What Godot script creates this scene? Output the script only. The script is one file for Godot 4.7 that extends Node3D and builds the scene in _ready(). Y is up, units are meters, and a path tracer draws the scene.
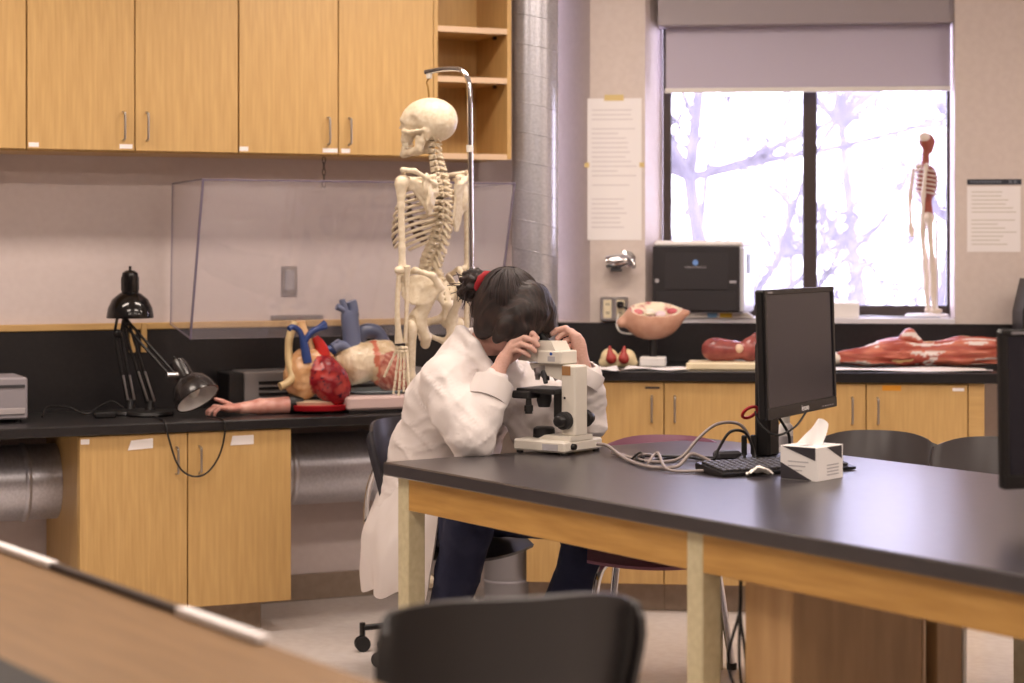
extends Node3D
# A teaching laboratory: a student at a microscope, anatomical models on the benches, a window.

class MB:  # collects triangles for one mesh
	var v := PackedVector3Array()
	var n := PackedVector3Array()
	var c := PackedColorArray()
	var ix := PackedInt32Array()
	var col := Color.WHITE
	func vert(p: Vector3, nn: Vector3) -> int:
		v.append(p)
		n.append(nn)
		c.append(col)
		return v.size() - 1
	func tri(a: int, b: int, d: int) -> void:
		var g := (v[b] - v[a]).cross(v[d] - v[a])
		if g.dot(n[a] + n[b] + n[d]) > 0.0:
			ix.append_array([a, d, b])
		else:
			ix.append_array([a, b, d])
	func face(pts: Array, nn: Vector3) -> void:
		var f := v.size()
		for p in pts:
			vert(p, nn)
		for i in range(1, pts.size() - 1):
			tri(f, f + i, f + i + 1)
	func box(ctr: Vector3, size: Vector3, b := 0.0, xf := Transform3D.IDENTITY) -> MB:
		var h := size / 2.0
		b = min(b, min(h.x, min(h.y, h.z)) * 0.9)
		for a in 3:
			var p := (a + 1) % 3
			var q := (a + 2) % 3
			for s in [-1.0, 1.0]:
				var pts := []
				for st in [[-1, -1], [1, -1], [1, 1], [-1, 1]]:
					var w := Vector3.ZERO
					w[a] = s * h[a]
					w[p] = st[0] * (h[p] - b)
					w[q] = st[1] * (h[q] - b)
					pts.append(xf * (ctr + w))
				var nn := Vector3.ZERO
				nn[a] = s
				face(pts, (xf.basis * nn).normalized())
				if b > 0.0:
					for s2 in [-1.0, 1.0]:
						var w0 := Vector3.ZERO
						var w1 := Vector3.ZERO
						w0[a] = s * h[a]
						w0[p] = s2 * (h[p] - b)
						w1[a] = s * (h[a] - b)
						w1[p] = s2 * h[p]
						var e := Vector3.ZERO
						e[q] = h[q] - b
						var n2 := Vector3.ZERO
						n2[a] = s
						n2[p] = s2
						face([xf * (ctr + w0 - e), xf * (ctr + w1 - e), xf * (ctr + w1 + e), xf * (ctr + w0 + e)], (xf.basis * n2).normalized())
		if b > 0.0:
			for sx in [-1, 1]:
				for sy in [-1, 1]:
					for sz in [-1, 1]:
						var s := Vector3(sx, sy, sz)
						var k := ctr + s * (h - Vector3(b, b, b))
						face([xf * (k + Vector3(sx * b, 0, 0)), xf * (k + Vector3(0, sy * b, 0)), xf * (k + Vector3(0, 0, sz * b))], (xf.basis * s).normalized())
		return self
	func span(lo: Vector3, hi: Vector3, b := 0.0, xf := Transform3D.IDENTITY) -> MB:
		return box((lo + hi) / 2.0, (hi - lo).abs(), b, xf)
	func tube(pts: Array, r, seg := 8, caps := true, flat := 1.0) -> MB:
		var m := pts.size()
		var t0: Vector3 = (pts[1] - pts[0]).normalized()
		var u := t0.cross(Vector3.UP if absf(t0.y) < 0.9 else Vector3.RIGHT).normalized()
		var first := v.size()
		for i in m:
			var t: Vector3 = (pts[min(i + 1, m - 1)] - pts[max(i - 1, 0)]).normalized()
			u = (u - t * u.dot(t)).normalized()
			var w := t.cross(u)
			var rad: float = r[i] if r is Array else r
			for k in seg:
				var a := TAU * k / seg
				var d := u * cos(a) * flat + w * sin(a)
				vert(pts[i] + d * rad, (u * cos(a) + w * sin(a) * flat).normalized())
		for i in m - 1:
			for k in seg:
				var a := first + i * seg + k
				var b := first + i * seg + (k + 1) % seg
				tri(a, b, a + seg)
				tri(b, b + seg, a + seg)
		if caps:
			for e in [0, m - 1]:
				var nn: Vector3 = (pts[0] - pts[1]).normalized() if e == 0 else (pts[m - 1] - pts[m - 2]).normalized()
				var ring := []
				for k in seg:
					ring.append(v[first + e * seg + k])
				face(ring, nn)
		return self
	func lathe(prof: Array, seg := 20, xf := Transform3D.IDENTITY) -> MB:  # prof: Vector2(radius, height)
		var m := prof.size()
		var sn := []
		for i in m - 1:
			var d: Vector2 = prof[i + 1] - prof[i]
			sn.append(Vector2(d.y, -d.x).normalized())
		for i in m - 1:
			var n0: Vector2 = sn[i]
			var n1: Vector2 = sn[i]
			if i > 0 and sn[i - 1].dot(sn[i]) > 0.7:
				n0 = (sn[i - 1] + sn[i]).normalized()
			if i < m - 2 and sn[i + 1].dot(sn[i]) > 0.7:
				n1 = (sn[i + 1] + sn[i]).normalized()
			var f := v.size()
			for k in seg:
				var a := TAU * k / seg
				var ca := cos(a)
				var sa := sin(a)
				vert(xf * Vector3(prof[i].x * ca, prof[i].y, prof[i].x * sa), (xf.basis * Vector3(n0.x * ca, n0.y, n0.x * sa)).normalized())
				vert(xf * Vector3(prof[i + 1].x * ca, prof[i + 1].y, prof[i + 1].x * sa), (xf.basis * Vector3(n1.x * ca, n1.y, n1.x * sa)).normalized())
			for k in seg:
				var a := f + 2 * k
				var b := f + 2 * ((k + 1) % seg)
				if prof[i].x > 1e-6:
					tri(a, b, a + 1)
				if prof[i + 1].x > 1e-6:
					tri(b, b + 1, a + 1)
		return self
	func ell(ctr: Vector3, r: Vector3, seg := 12, bs := Basis.IDENTITY) -> MB:
		var f := v.size()
		var rows := maxi(4, seg / 2)
		for i in rows + 1:
			var th := PI * i / rows
			for k in seg:
				var a := TAU * k / seg
				var d := Vector3(sin(th) * cos(a), cos(th), sin(th) * sin(a))
				vert(ctr + bs * (d * r), (bs * (d / r)).normalized())
		for i in rows:
			for k in seg:
				var a := f + i * seg + k
				var b := f + i * seg + (k + 1) % seg
				if i > 0:
					tri(a, b, a + seg)
				if i < rows - 1:
					tri(b, b + seg, a + seg)
		return self
	func prism(poly: PackedVector2Array, depth: float, xf := Transform3D.IDENTITY) -> MB:  # outline in xy, thick along z
		var idx := Geometry2D.triangulate_polygon(poly)
		for s in [0, 1]:
			var nn := xf.basis * Vector3(0, 0, 1 if s else -1)
			var f := v.size()
			for p in poly:
				vert(xf * Vector3(p.x, p.y, depth * s), nn)
			for i in range(0, idx.size(), 3):
				tri(f + idx[i], f + idx[i + 1], f + idx[i + 2])
		var turn := -1.0 if Geometry2D.is_polygon_clockwise(poly) else 1.0
		for i in poly.size():
			var p := poly[i]
			var q := poly[(i + 1) % poly.size()]
			var d := (q - p).normalized()
			face([xf * Vector3(p.x, p.y, 0), xf * Vector3(q.x, q.y, 0), xf * Vector3(q.x, q.y, depth), xf * Vector3(p.x, p.y, depth)], (xf.basis * Vector3(d.y * turn, -d.x * turn, 0)).normalized())
		return self
	func sheet(rows: Array, thick := 0.004) -> MB:  # rows of points: a skin with two sides and rims
		var nr := rows.size()
		var nc: int = rows[0].size()
		var ns := []
		for i in nr:
			for j in nc:
				var du: Vector3 = rows[i][min(j + 1, nc - 1)] - rows[i][max(j - 1, 0)]
				var dv: Vector3 = rows[min(i + 1, nr - 1)][j] - rows[max(i - 1, 0)][j]
				ns.append(du.cross(dv).normalized())
		var at := []
		for s in [1.0, -1.0]:
			at.append(v.size())
			for i in nr:
				for j in nc:
					vert(rows[i][j] + ns[i * nc + j] * thick * 0.5 * s, ns[i * nc + j] * s)
			var f: int = at[-1]
			for i in nr - 1:
				for j in nc - 1:
					var a := f + i * nc + j
					tri(a, a + 1, a + nc)
					tri(a + 1, a + nc + 1, a + nc)
		var rim := []
		for j in nc - 1:
			rim.append([0, j, 0, j + 1, 1, 0])
			rim.append([nr - 1, j, nr - 1, j + 1, nr - 2, 0])
		for i in nr - 1:
			rim.append([i, 0, i + 1, 0, 0, 1])
			rim.append([i, nc - 1, i + 1, nc - 1, 0, -1])
		for e in rim:
			var p0: Vector3 = rows[e[0]][e[1]]
			var p1: Vector3 = rows[e[2]][e[3]]
			var m0: Vector3 = ns[e[0] * nc + e[1]] * thick * 0.5
			var m1: Vector3 = ns[e[2] * nc + e[3]] * thick * 0.5
			var inner: Vector3 = rows[e[4]][e[1]] if e[5] == 0 else rows[e[0]][1 if e[5] == 1 else nc - 2]
			var out := p0 - inner
			var along := p1 - p0
			out = (out - along * (out.dot(along) / maxf(along.length_squared(), 1e-9))).normalized()
			face([p0 + m0, p1 + m1, p1 - m1, p0 - m0], out)
		return self
	func mesh() -> ArrayMesh:
		var arr := []
		arr.resize(Mesh.ARRAY_MAX)
		arr[Mesh.ARRAY_VERTEX] = v
		arr[Mesh.ARRAY_NORMAL] = n
		arr[Mesh.ARRAY_COLOR] = c
		arr[Mesh.ARRAY_INDEX] = ix
		var am := ArrayMesh.new()
		am.add_surface_from_arrays(Mesh.PRIMITIVE_TRIANGLES, arr)
		return am

class Field:  # a distance field on a grid, joined smoothly, meshed as surface nets
	var o: Vector3
	var h: float
	var nx: int
	var ny: int
	var nz: int
	var d := PackedFloat32Array()
	func _init(lo: Vector3, hi: Vector3, cell: float) -> void:
		o = lo
		h = cell
		nx = int(ceil((hi.x - lo.x) / cell)) + 1
		ny = int(ceil((hi.y - lo.y) / cell)) + 1
		nz = int(ceil((hi.z - lo.z) / cell)) + 1
		d.resize(nx * ny * nz)
		d.fill(1.0)
	func _put(i: int, e: float, k: float) -> void:
		var a := d[i]
		if k < 0.0:  # carve
			k = -k
			var q := clampf(0.5 - 0.5 * (a + e) / k, 0.0, 1.0)
			d[i] = lerpf(a, -e, q) + k * q * (1.0 - q)
			return
		var g := clampf(0.5 + 0.5 * (a - e) / k, 0.0, 1.0)
		d[i] = lerpf(a, e, g) - k * g * (1.0 - g)
	func cap(a: Vector3, b: Vector3, ra: float, rb: float, k := 0.01) -> Field:
		var m := maxf(ra, rb) + absf(k) + 2.5 * h
		var lo := (a.min(b) - Vector3(m, m, m) - o) / h
		var hi := (a.max(b) + Vector3(m, m, m) - o) / h
		var ba := b - a
		var l2 := maxf(ba.length_squared(), 1e-9)
		for z in range(maxi(0, int(lo.z)), mini(nz, int(hi.z) + 2)):
			for y in range(maxi(0, int(lo.y)), mini(ny, int(hi.y) + 2)):
				var row := (z * ny + y) * nx
				for x in range(maxi(0, int(lo.x)), mini(nx, int(hi.x) + 2)):
					var pa := o + Vector3(x, y, z) * h - a
					var t := clampf(pa.dot(ba) / l2, 0.0, 1.0)
					_put(row + x, (pa - ba * t).length() - lerpf(ra, rb, t), k)
		return self
	func ell(ctr: Vector3, r: Vector3, k := 0.01, bs := Basis.IDENTITY) -> Field:
		var big := maxf(r.x, maxf(r.y, r.z)) + absf(k) + 2.5 * h
		var lo := (ctr - Vector3(big, big, big) - o) / h
		var hi := (ctr + Vector3(big, big, big) - o) / h
		var inv := bs.transposed()
		for z in range(maxi(0, int(lo.z)), mini(nz, int(hi.z) + 2)):
			for y in range(maxi(0, int(lo.y)), mini(ny, int(hi.y) + 2)):
				var row := (z * ny + y) * nx
				for x in range(maxi(0, int(lo.x)), mini(nx, int(hi.x) + 2)):
					var p := inv * (o + Vector3(x, y, z) * h - ctr)
					var k0 := (p / r).length()
					var k1 := (p / (r * r)).length()
					_put(row + x, k0 * (k0 - 1.0) / maxf(k1, 1e-6), k)
		return self
	func chain(pts: Array, rs: Array, k := 0.01) -> Field:
		for i in pts.size() - 1:
			cap(pts[i], pts[i + 1], rs[i], rs[i + 1], k)
		return self
	func bump(f: Callable, reach := 0.03) -> Field:  # f(point) is added to the distance near the surface
		var i := 0
		for z in nz:
			for y in ny:
				for x in nx:
					if absf(d[i]) < reach:
						d[i] += f.call(o + Vector3(x, y, z) * h)
					i += 1
		return self
	func mesh(mb: MB, color = null) -> MB:
		var at := {}
		var sy := nx
		var sz := nx * ny
		for z in nz - 1:
			for y in ny - 1:
				var row := z * sz + y * sy
				for x in nx - 1:
					var i := row + x
					var s := 0
					var e := [d[i], d[i + 1], d[i + sy], d[i + sy + 1], d[i + sz], d[i + sz + 1], d[i + sz + sy], d[i + sz + sy + 1]]
					for q in e:
						if q < 0.0:
							s += 1
					if s == 0 or s == 8:
						continue
					var sum := Vector3.ZERO
					var cnt := 0
					for ed in [[0, 1], [2, 3], [4, 5], [6, 7], [0, 2], [1, 3], [4, 6], [5, 7], [0, 4], [1, 5], [2, 6], [3, 7]]:
						var a: float = e[ed[0]]
						var b: float = e[ed[1]]
						if (a < 0.0) != (b < 0.0):
							var t := a / (a - b)
							var pa := Vector3(ed[0] & 1, (ed[0] >> 1) & 1, ed[0] >> 2)
							var pb := Vector3(ed[1] & 1, (ed[1] >> 1) & 1, ed[1] >> 2)
							sum += pa.lerp(pb, t)
							cnt += 1
					var g := Vector3(e[1] + e[3] + e[5] + e[7] - e[0] - e[2] - e[4] - e[6], e[2] + e[3] + e[6] + e[7] - e[0] - e[1] - e[4] - e[5], e[4] + e[5] + e[6] + e[7] - e[0] - e[1] - e[2] - e[3])
					var p := o + (Vector3(x, y, z) + sum / cnt) * h
					if color != null:
						mb.col = color.call(p)
					at[i] = mb.vert(p, g.normalized())
		for i in at:
			for ax in [[1, sy, sz], [sy, sz, 1], [sz, 1, sy]]:
				var j: int = i + ax[0]
				if j < d.size() and (d[i] < 0.0) != (d[j] < 0.0):
					var b = at.get(i - ax[1])
					var c = at.get(i - ax[1] - ax[2])
					var e = at.get(i - ax[2])
					if b != null and c != null and e != null:
						mb.tri(at[i], b, c)
						mb.tri(at[i], c, e)
		return mb

# ---------------------------------------------------------------- nodes
var used := {}
func numbered(called: String) -> String:
	var k: int = used.get(called, 0)
	used[called] = k + 1
	return called if k == 0 else "%s_%03d" % [called, k]
func tag(o: Node, label: String, category: String, group := "") -> void:
	o.set_meta("label", label)
	o.set_meta("category", category)
	if group != "":
		o.set_meta("group", group)
func thing(called: String, label: String, category: String, xf := Transform3D.IDENTITY, group := "") -> Node3D:
	var o := Node3D.new()
	o.name = numbered(called)
	add_child(o)
	o.transform = xf
	tag(o, label, category, group)
	return o
func part(mb: MB, called: String, m: Material, parent: Node, label := "") -> MeshInstance3D:
	var o := MeshInstance3D.new()
	o.name = called
	o.mesh = mb.mesh()
	o.mesh.surface_set_material(0, m)
	parent.add_child(o, true)
	if label != "":
		o.set_meta("label", label)
	return o
func single(mb: MB, called: String, m: Material, label: String, category: String, xf := Transform3D.IDENTITY, group := "") -> MeshInstance3D:
	var o := part(mb, numbered(called), m, self)
	o.transform = xf
	tag(o, label, category, group)
	return o
func struct(mb: MB, called: String, m: Material, label: String, xf := Transform3D.IDENTITY) -> MeshInstance3D:
	var o := part(mb, called, m, self)
	o.transform = xf
	o.set_meta("kind", "structure")
	o.set_meta("label", label)
	o.set_meta("category", called.get_slice("_", 0))
	return o
func text(s: String, size: float, m: Material, parent: Node, xf: Transform3D, called := "lettering") -> void:
	var t := TextMesh.new()
	t.text = s
	t.font_size = 32
	t.pixel_size = size / 32.0
	t.depth = 0.0006
	t.curve_step = 2.0
	var f := SystemFont.new()
	f.font_names = PackedStringArray(["Droid Sans"])
	t.font = f
	var o := MeshInstance3D.new()
	o.name = called
	o.mesh = t
	o.material_override = m
	parent.add_child(o, true)
	o.transform = xf
func loc(x: float, y: float, z: float, deg := 0.0) -> Transform3D:
	return Transform3D(Basis(Vector3.UP, deg_to_rad(deg)), Vector3(x, y, z))
func curve(pts: Array, sub := 6) -> Array:  # smooth line through points
	var out := []
	var m := pts.size()
	for i in m - 1:
		var p0: Vector3 = pts[maxi(i - 1, 0)]
		var p3: Vector3 = pts[mini(i + 2, m - 1)]
		for k in sub:
			out.append(pts[i].cubic_interpolate(pts[i + 1], p0, p3, float(k) / sub))
	out.append(pts[m - 1])
	return out

# ---------------------------------------------------------------- materials
func mat(c: Color, rough := 0.6, metal := 0.0) -> StandardMaterial3D:
	var m := StandardMaterial3D.new()
	m.albedo_color = c
	m.roughness = rough
	m.metallic = metal
	m.vertex_color_use_as_albedo = false
	return m
func vmat(rough := 0.5) -> StandardMaterial3D:
	var m := mat(Color.WHITE, rough)
	m.vertex_color_use_as_albedo = true
	return m
func rgb(r: int, g: int, b: int) -> Color:
	return Color8(r, g, b)
func lin(r: int, g: int, b: int) -> Color:  # a vertex colour from its sRGB look
	return Color8(r, g, b).srgb_to_linear()
func noise_tex(sd: int, freq: float, a: Color, b: Color, oct := 4, size := 256, power := 1.0) -> ImageTexture:
	var fn := FastNoiseLite.new()
	fn.seed = sd
	fn.frequency = freq
	fn.noise_type = FastNoiseLite.TYPE_SIMPLEX_SMOOTH
	fn.fractal_octaves = oct
	var g := fn.get_seamless_image(size, size)
	var im := Image.create(size, size, true, Image.FORMAT_RGB8)
	for y in size:
		for x in size:
			im.set_pixel(x, y, a.lerp(b, pow(g.get_pixel(x, y).r, power)))
	im.generate_mipmaps()
	return ImageTexture.create_from_image(im)
func tex_mat(t: Texture2D, scale: Vector3, rough: float, world := false) -> StandardMaterial3D:
	var m := mat(Color.WHITE, rough)
	m.albedo_texture = t
	m.uv1_triplanar = true
	m.uv1_world_triplanar = world
	m.uv1_scale = scale
	return m

# ---------------------------------------------------------------- places: three frames, x along, y up, z into the room
var LF := Transform3D(Basis(Vector3.UP, deg_to_rad(24.13)), Vector3(-0.052, 0, -8.266))    # wall with the cupboards
var RF := Transform3D(Basis(Vector3.UP, deg_to_rad(-6.275)), Vector3(-0.052, 0, -8.266))   # wall with the window
var TF := Transform3D(Basis(Vector3.UP, deg_to_rad(-55.43)), Vector3(-0.389, 0, -5.997))   # big table: x along it, -z across it
var PF := Transform3D(Basis(Vector3.UP, deg_to_rad(-36.87)), Vector3(-0.25, 0, -6.58))     # the student: x ahead, z to the right hand
const LC := 0.782   # left worktop
const RC := 0.93    # window worktop
const TT := 0.76    # table
const CEIL := 2.9
var M := {}

func make_materials() -> void:
	var wa := rgb(186, 149, 93)
	var wb := rgb(205, 168, 110)
	var wood_t := noise_tex(3, 0.02, wa, wb, 5)
	M.maple = tex_mat(wood_t, Vector3(9.0, 0.6, 9.0), 0.42)
	M.maple_b = tex_mat(wood_t, Vector3(7.0, 0.5, 7.0), 0.42)
	M.maple_b.uv1_offset = Vector3(0.37, 0.2, 0.61)
	M.maple_side = tex_mat(wood_t, Vector3(0.5, 6.0, 5.0), 0.45)
	M.apron = tex_mat(noise_tex(5, 0.02, rgb(178, 132, 66), rgb(202, 156, 86), 5), Vector3(0.6, 6.0, 0.6), 0.4)
	M.ply = tex_mat(noise_tex(8, 0.015, rgb(152, 118, 80), rgb(174, 138, 96), 5), Vector3(4.0, 0.6, 4.0), 0.5)
	M.shelf_edge = mat(rgb(214, 184, 152), 0.5)
	M.desk_wood = tex_mat(noise_tex(9, 0.02, rgb(116, 87, 54), rgb(136, 104, 68), 4), Vector3(0.5, 3.0, 5.0), 0.45)
	M.wall = tex_mat(noise_tex(11, 0.05, rgb(204, 190, 187), rgb(211, 198, 195), 4), Vector3(2, 2, 2), 0.75, true)
	M.wall_r = tex_mat(noise_tex(12, 0.05, rgb(206, 192, 184), rgb(214, 201, 193), 4), Vector3(2, 2, 2), 0.7, true)
	M.floor = tex_mat(noise_tex(13, 0.06, rgb(218, 209, 204), rgb(234, 227, 223), 5), Vector3(1.3, 1.3, 1.3), 0.28, true)
	M.ceil = mat(rgb(232, 230, 226), 0.9)
	M.cove = tex_mat(noise_tex(14, 0.03, rgb(138, 120, 104), rgb(152, 134, 118), 4), Vector3(3, 3, 3), 0.5)
	M.bench = tex_mat(noise_tex(15, 0.05, rgb(24, 22, 24), rgb(34, 31, 33), 4), Vector3(3, 3, 3), 0.33)
	M.top = tex_mat(noise_tex(16, 0.03, rgb(46, 42, 44), rgb(60, 55, 58), 5), Vector3(2.2, 2.2, 2.2), 0.28, true)
	M.top.metallic_specular = 0.75
	M.cream = tex_mat(noise_tex(17, 0.04, rgb(196, 184, 146), rgb(214, 203, 168), 4), Vector3(3, 3, 3), 0.45)
	M.steel = mat(rgb(190, 188, 188), 0.28, 1.0)
	M.chrome = mat(rgb(225, 225, 228), 0.08, 1.0)
	M.nickel = mat(rgb(176, 170, 164), 0.3, 0.9)
	M.galv = tex_mat(noise_tex(18, 0.05, rgb(176, 175, 182), rgb(206, 205, 212), 3), Vector3(5, 5, 5), 0.3)
	M.galv.metallic = 0.6
	M.black = mat(rgb(22, 20, 21), 0.4)
	M.black_gloss = mat(rgb(14, 13, 14), 0.12)
	M.black_matt = mat(rgb(28, 26, 27), 0.65)
	M.dark_grey = mat(rgb(58, 56, 60), 0.5)
	M.rubber = mat(rgb(34, 33, 35), 0.6)
	M.white_plastic = mat(rgb(226, 222, 214), 0.4)
	M.white = mat(rgb(236, 232, 230), 0.6)
	M.paper = mat(rgb(238, 233, 232), 0.85)
	M.paper_grey = mat(rgb(176, 172, 176), 0.85)
	M.ink = mat(rgb(60, 58, 66), 0.8)
	M.tape = mat(rgb(214, 190, 128), 0.5)
	M.grey_plastic = mat(rgb(150, 146, 152), 0.45)
	M.frame = mat(rgb(58, 46, 42), 0.5)
	M.blind = tex_mat(noise_tex(19, 0.2, rgb(186, 178, 192), rgb(194, 186, 200), 2), Vector3(8, 8, 8), 0.85)
	M.blind.backlight = Color(0.34, 0.33, 0.37)
	M.blind.backlight_enabled = true
	M.valance = mat(rgb(158, 149, 152), 0.6)
	M.sill = mat(rgb(222, 220, 226), 0.45)
	M.glass = mat(Color(0.97, 0.98, 1.0, 0.04), 0.02)
	M.glass.transparency = BaseMaterial3D.TRANSPARENCY_ALPHA
	M.acrylic = mat(Color(0.86, 0.84, 0.90, 0.10), 0.03)
	M.acrylic.transparency = BaseMaterial3D.TRANSPARENCY_ALPHA
	M.acrylic_edge = mat(Color(0.50, 0.46, 0.55, 0.7), 0.2)
	M.acrylic_edge.transparency = BaseMaterial3D.TRANSPARENCY_ALPHA
	M.red = mat(rgb(176, 22, 34), 0.45)
	M.tube_on = mat(Color.WHITE, 0.5)
	M.tube_on.emission_enabled = true
	M.tube_on.emission = Color(1.0, 0.93, 0.84)
	M.tube_on.emission_energy_multiplier = 2.0

func ceiling_lamp(x: float, z: float, row: String) -> void:  # in the frame of the cupboard wall
	var t := thing("ceiling_light", "long fluorescent ceiling fitting in the %s row from the wall cabinets" % row, "ceiling light", LF * loc(x, CEIL, z), "fluorescent ceiling fittings")
	part(MB.new().span(Vector3(-0.62, -0.06, -0.16), Vector3(0.62, 0, 0.16), 0.008), "housing", M.white_plastic, t)
	part(MB.new().span(Vector3(-0.59, -0.068, -0.135), Vector3(0.59, -0.058, 0.135), 0.002), "diffuser", M.tube_on, t)
	var l := AreaLight3D.new()
	l.name = "lamp"
	l.area_size = Vector2(1.18, 0.27)
	l.light_energy = 2.9
	l.light_color = Color(1.0, 0.93, 0.875)
	l.shadow_enabled = true
	l.area_range = 14.0
	l.area_attenuation = 2.0
	t.add_child(l)
	l.transform = Transform3D(Basis(Vector3.RIGHT, -PI / 2), Vector3(0, -0.075, 0))

func camera_and_light() -> void:
	var cam := Camera3D.new()
	add_child(cam)
	cam.position = Vector3(0, 1.42, 0)
	var at := CameraAttributesPhysical.new()
	at.frustum_focal_length = 70.0
	at.frustum_focus_distance = 6.25
	at.frustum_near = 0.1
	at.frustum_far = 200.0
	at.exposure_aperture = 2.2
	cam.attributes = at
	cam.near = 0.1
	cam.far = 200.0
	cam.set_frustum(0.1 * 683.0 / 1990.0, Vector2(0, -0.1 * (341.5 - 243.0) / 1990.0), 0.1, 200.0)
	cam.current = true
	var env := Environment.new()
	env.tonemap_mode = Environment.TONE_MAPPER_LINEAR
	env.tonemap_exposure = 1.0
	env.background_mode = Environment.BG_SKY
	var sm := ProceduralSkyMaterial.new()
	sm.sky_top_color = Color(0.86, 0.85, 1.0)
	sm.sky_horizon_color = Color(0.93, 0.91, 1.0)
	sm.ground_horizon_color = Color(0.93, 0.92, 0.98)
	sm.ground_bottom_color = Color(0.85, 0.84, 0.9)
	sm.sky_energy_multiplier = 2.8
	sm.ground_energy_multiplier = 2.65
	sm.use_debanding = false
	var sky := Sky.new()
	sky.sky_material = sm
	env.sky = sky
	env.sdfgi_enabled = true
	env.ssao_enabled = true
	env.ssil_enabled = true
	var we := WorldEnvironment.new()
	we.environment = env
	add_child(we)
	for z in [1.35, 3.35, 5.35]:
		for x in [-2.7, -0.5, 1.7]:
			if not (x > 1.0 and z < 2.0):
				ceiling_lamp(x, z, {1.35: "first", 3.35: "second", 5.35: "third"}[z])

func room() -> void:
	struct(MB.new().span(Vector3(-9, -0.12, -10), Vector3(9, 0, 7)), "floor", M.floor, "pale speckled vinyl floor of the laboratory")
	struct(MB.new().span(Vector3(-9, CEIL, -10), Vector3(9, CEIL + 0.15, 7)), "ceiling", M.ceil, "white ceiling above the laboratory")
	struct(MB.new().span(Vector3(-9, 0, -0.2), Vector3(0.06, CEIL, 0)), "wall_left", M.wall, "mauve grey painted wall behind the maple cupboards", LF)
	# the wall with the window: below, pier on the right, above, pillar in the corner
	struct(MB.new().span(Vector3(-0.2, 0, -0.34), Vector3(5.6, 1.092, 0)), "wall_under_window", M.wall_r, "painted wall below the window ledge", RF)
	struct(MB.new().span(Vector3(1.858, 1.05, -0.34), Vector3(5.6, CEIL, 0)), "wall_right", M.wall_r, "beige painted wall right of the window, with a printed notice", RF)
	struct(MB.new().span(Vector3(0.5, 2.46, -0.34), Vector3(1.9, CEIL, -0.02)), "wall_above_window", M.wall_r, "painted wall above the window blind", RF)
	var poly := PackedVector2Array([Vector2(-0.3, 0.5), Vector2(-0.3, 0.31), Vector2(0.2, 0.31), Vector2(0.377, 0), Vector2(0.604, 0), Vector2(0.668, 0.2), Vector2(0.668, 0.5)])
	struct(MB.new().prism(poly, CEIL - 1.05, RF * Transform3D(Basis(Vector3.RIGHT, -PI / 2), Vector3(0, 1.05, 0))), "wall_pillar", M.wall_r, "pale painted pillar between duct and window, with a taped sheet")
	# the rest of the shell, out of the frame
	struct(MB.new().span(Vector3(-6.2, 0, -6), Vector3(-6, CEIL, 6)), "wall_far_left", M.wall, "plain side wall of the laboratory")
	struct(MB.new().span(Vector3(4.6, 0, -8.2), Vector3(4.8, CEIL, 6)), "wall_far_right", M.wall_r, "plain opposite side wall of the laboratory")
	struct(MB.new().span(Vector3(-6.2, 0, 4.5), Vector3(4.8, CEIL, 4.7)), "wall_rear", M.wall, "plain rear wall of the laboratory")
	# skirting, splashbacks, trim
	struct(MB.new().span(Vector3(-5, 0, 0), Vector3(-0.1, 0.104, 0.012), 0.003), "baseboard_left", M.cove, "brown vinyl cove base along the cupboard wall", LF)
	struct(MB.new().span(Vector3(-5, LC, 0), Vector3(-0.03, 1.088, 0.014)), "trim_1", M.bench, "black splashback above the left worktop", LF)
	struct(MB.new().span(Vector3(-5, 1.088, 0), Vector3(-0.03, 1.114, 0.022), 0.003), "trim_2", M.maple_side, "narrow maple strip on top of the left splashback", LF)
	for x in [-1.545, -1.5]:
		struct(MB.new().span(Vector3(x - 0.011, 1.0, 0.014), Vector3(x + 0.011, 1.114, 0.03), 0.002), "trim_%d" % (3 if x < -1.52 else 4), M.maple, "short upright maple batten below the maple strip", LF)
	struct(MB.new().span(Vector3(0.03, RC, 0), Vector3(2.7, 1.092, 0.016), 0.003), "trim_5", M.bench, "black splashback above the window worktop", RF)
	# window
	var w := Node3D.new()
	w.name = "window_1"
	w.set_meta("kind", "structure")
	w.set_meta("label", "dark brown framed window of two panes, trees outside")
	w.set_meta("category", "window")
	add_child(w)
	w.transform = RF
	for r in [[0.671, 0.707, 1.115, 2.46, "stile"], [1.846, 1.885, 1.115, 2.46, "stile"], [1.255, 1.313, 1.115, 2.46, "mullion"]]:
		part(MB.new().span(Vector3(r[0], r[2], -0.24), Vector3(r[1], r[3], -0.19), 0.004), r[4], M.frame, w)
	for y in [1.115, 2.42]:
		part(MB.new().span(Vector3(0.7, y, -0.238), Vector3(1.85, y + 0.045, -0.192), 0.004), "rail", M.frame, w)
	for r in [[0.707, 1.255], [1.313, 1.846]]:
		part(MB.new().span(Vector3(r[0], 1.155, -0.219), Vector3(r[1], 2.425, -0.215)), "pane", M.glass, w)
	struct(MB.new().span(Vector3(0.606, 1.09, -0.25), Vector3(1.857, 1.114, 0.01), 0.003), "trim_6", M.sill, "pale window sill under the two panes", RF)
	# outside
	struct(MB.new().span(Vector3(-40, -3.6, -70), Vector3(40, -3.5, -10)), "ground", mat(rgb(225, 224, 232), 0.9), "snow covered ground outside the window")

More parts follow.
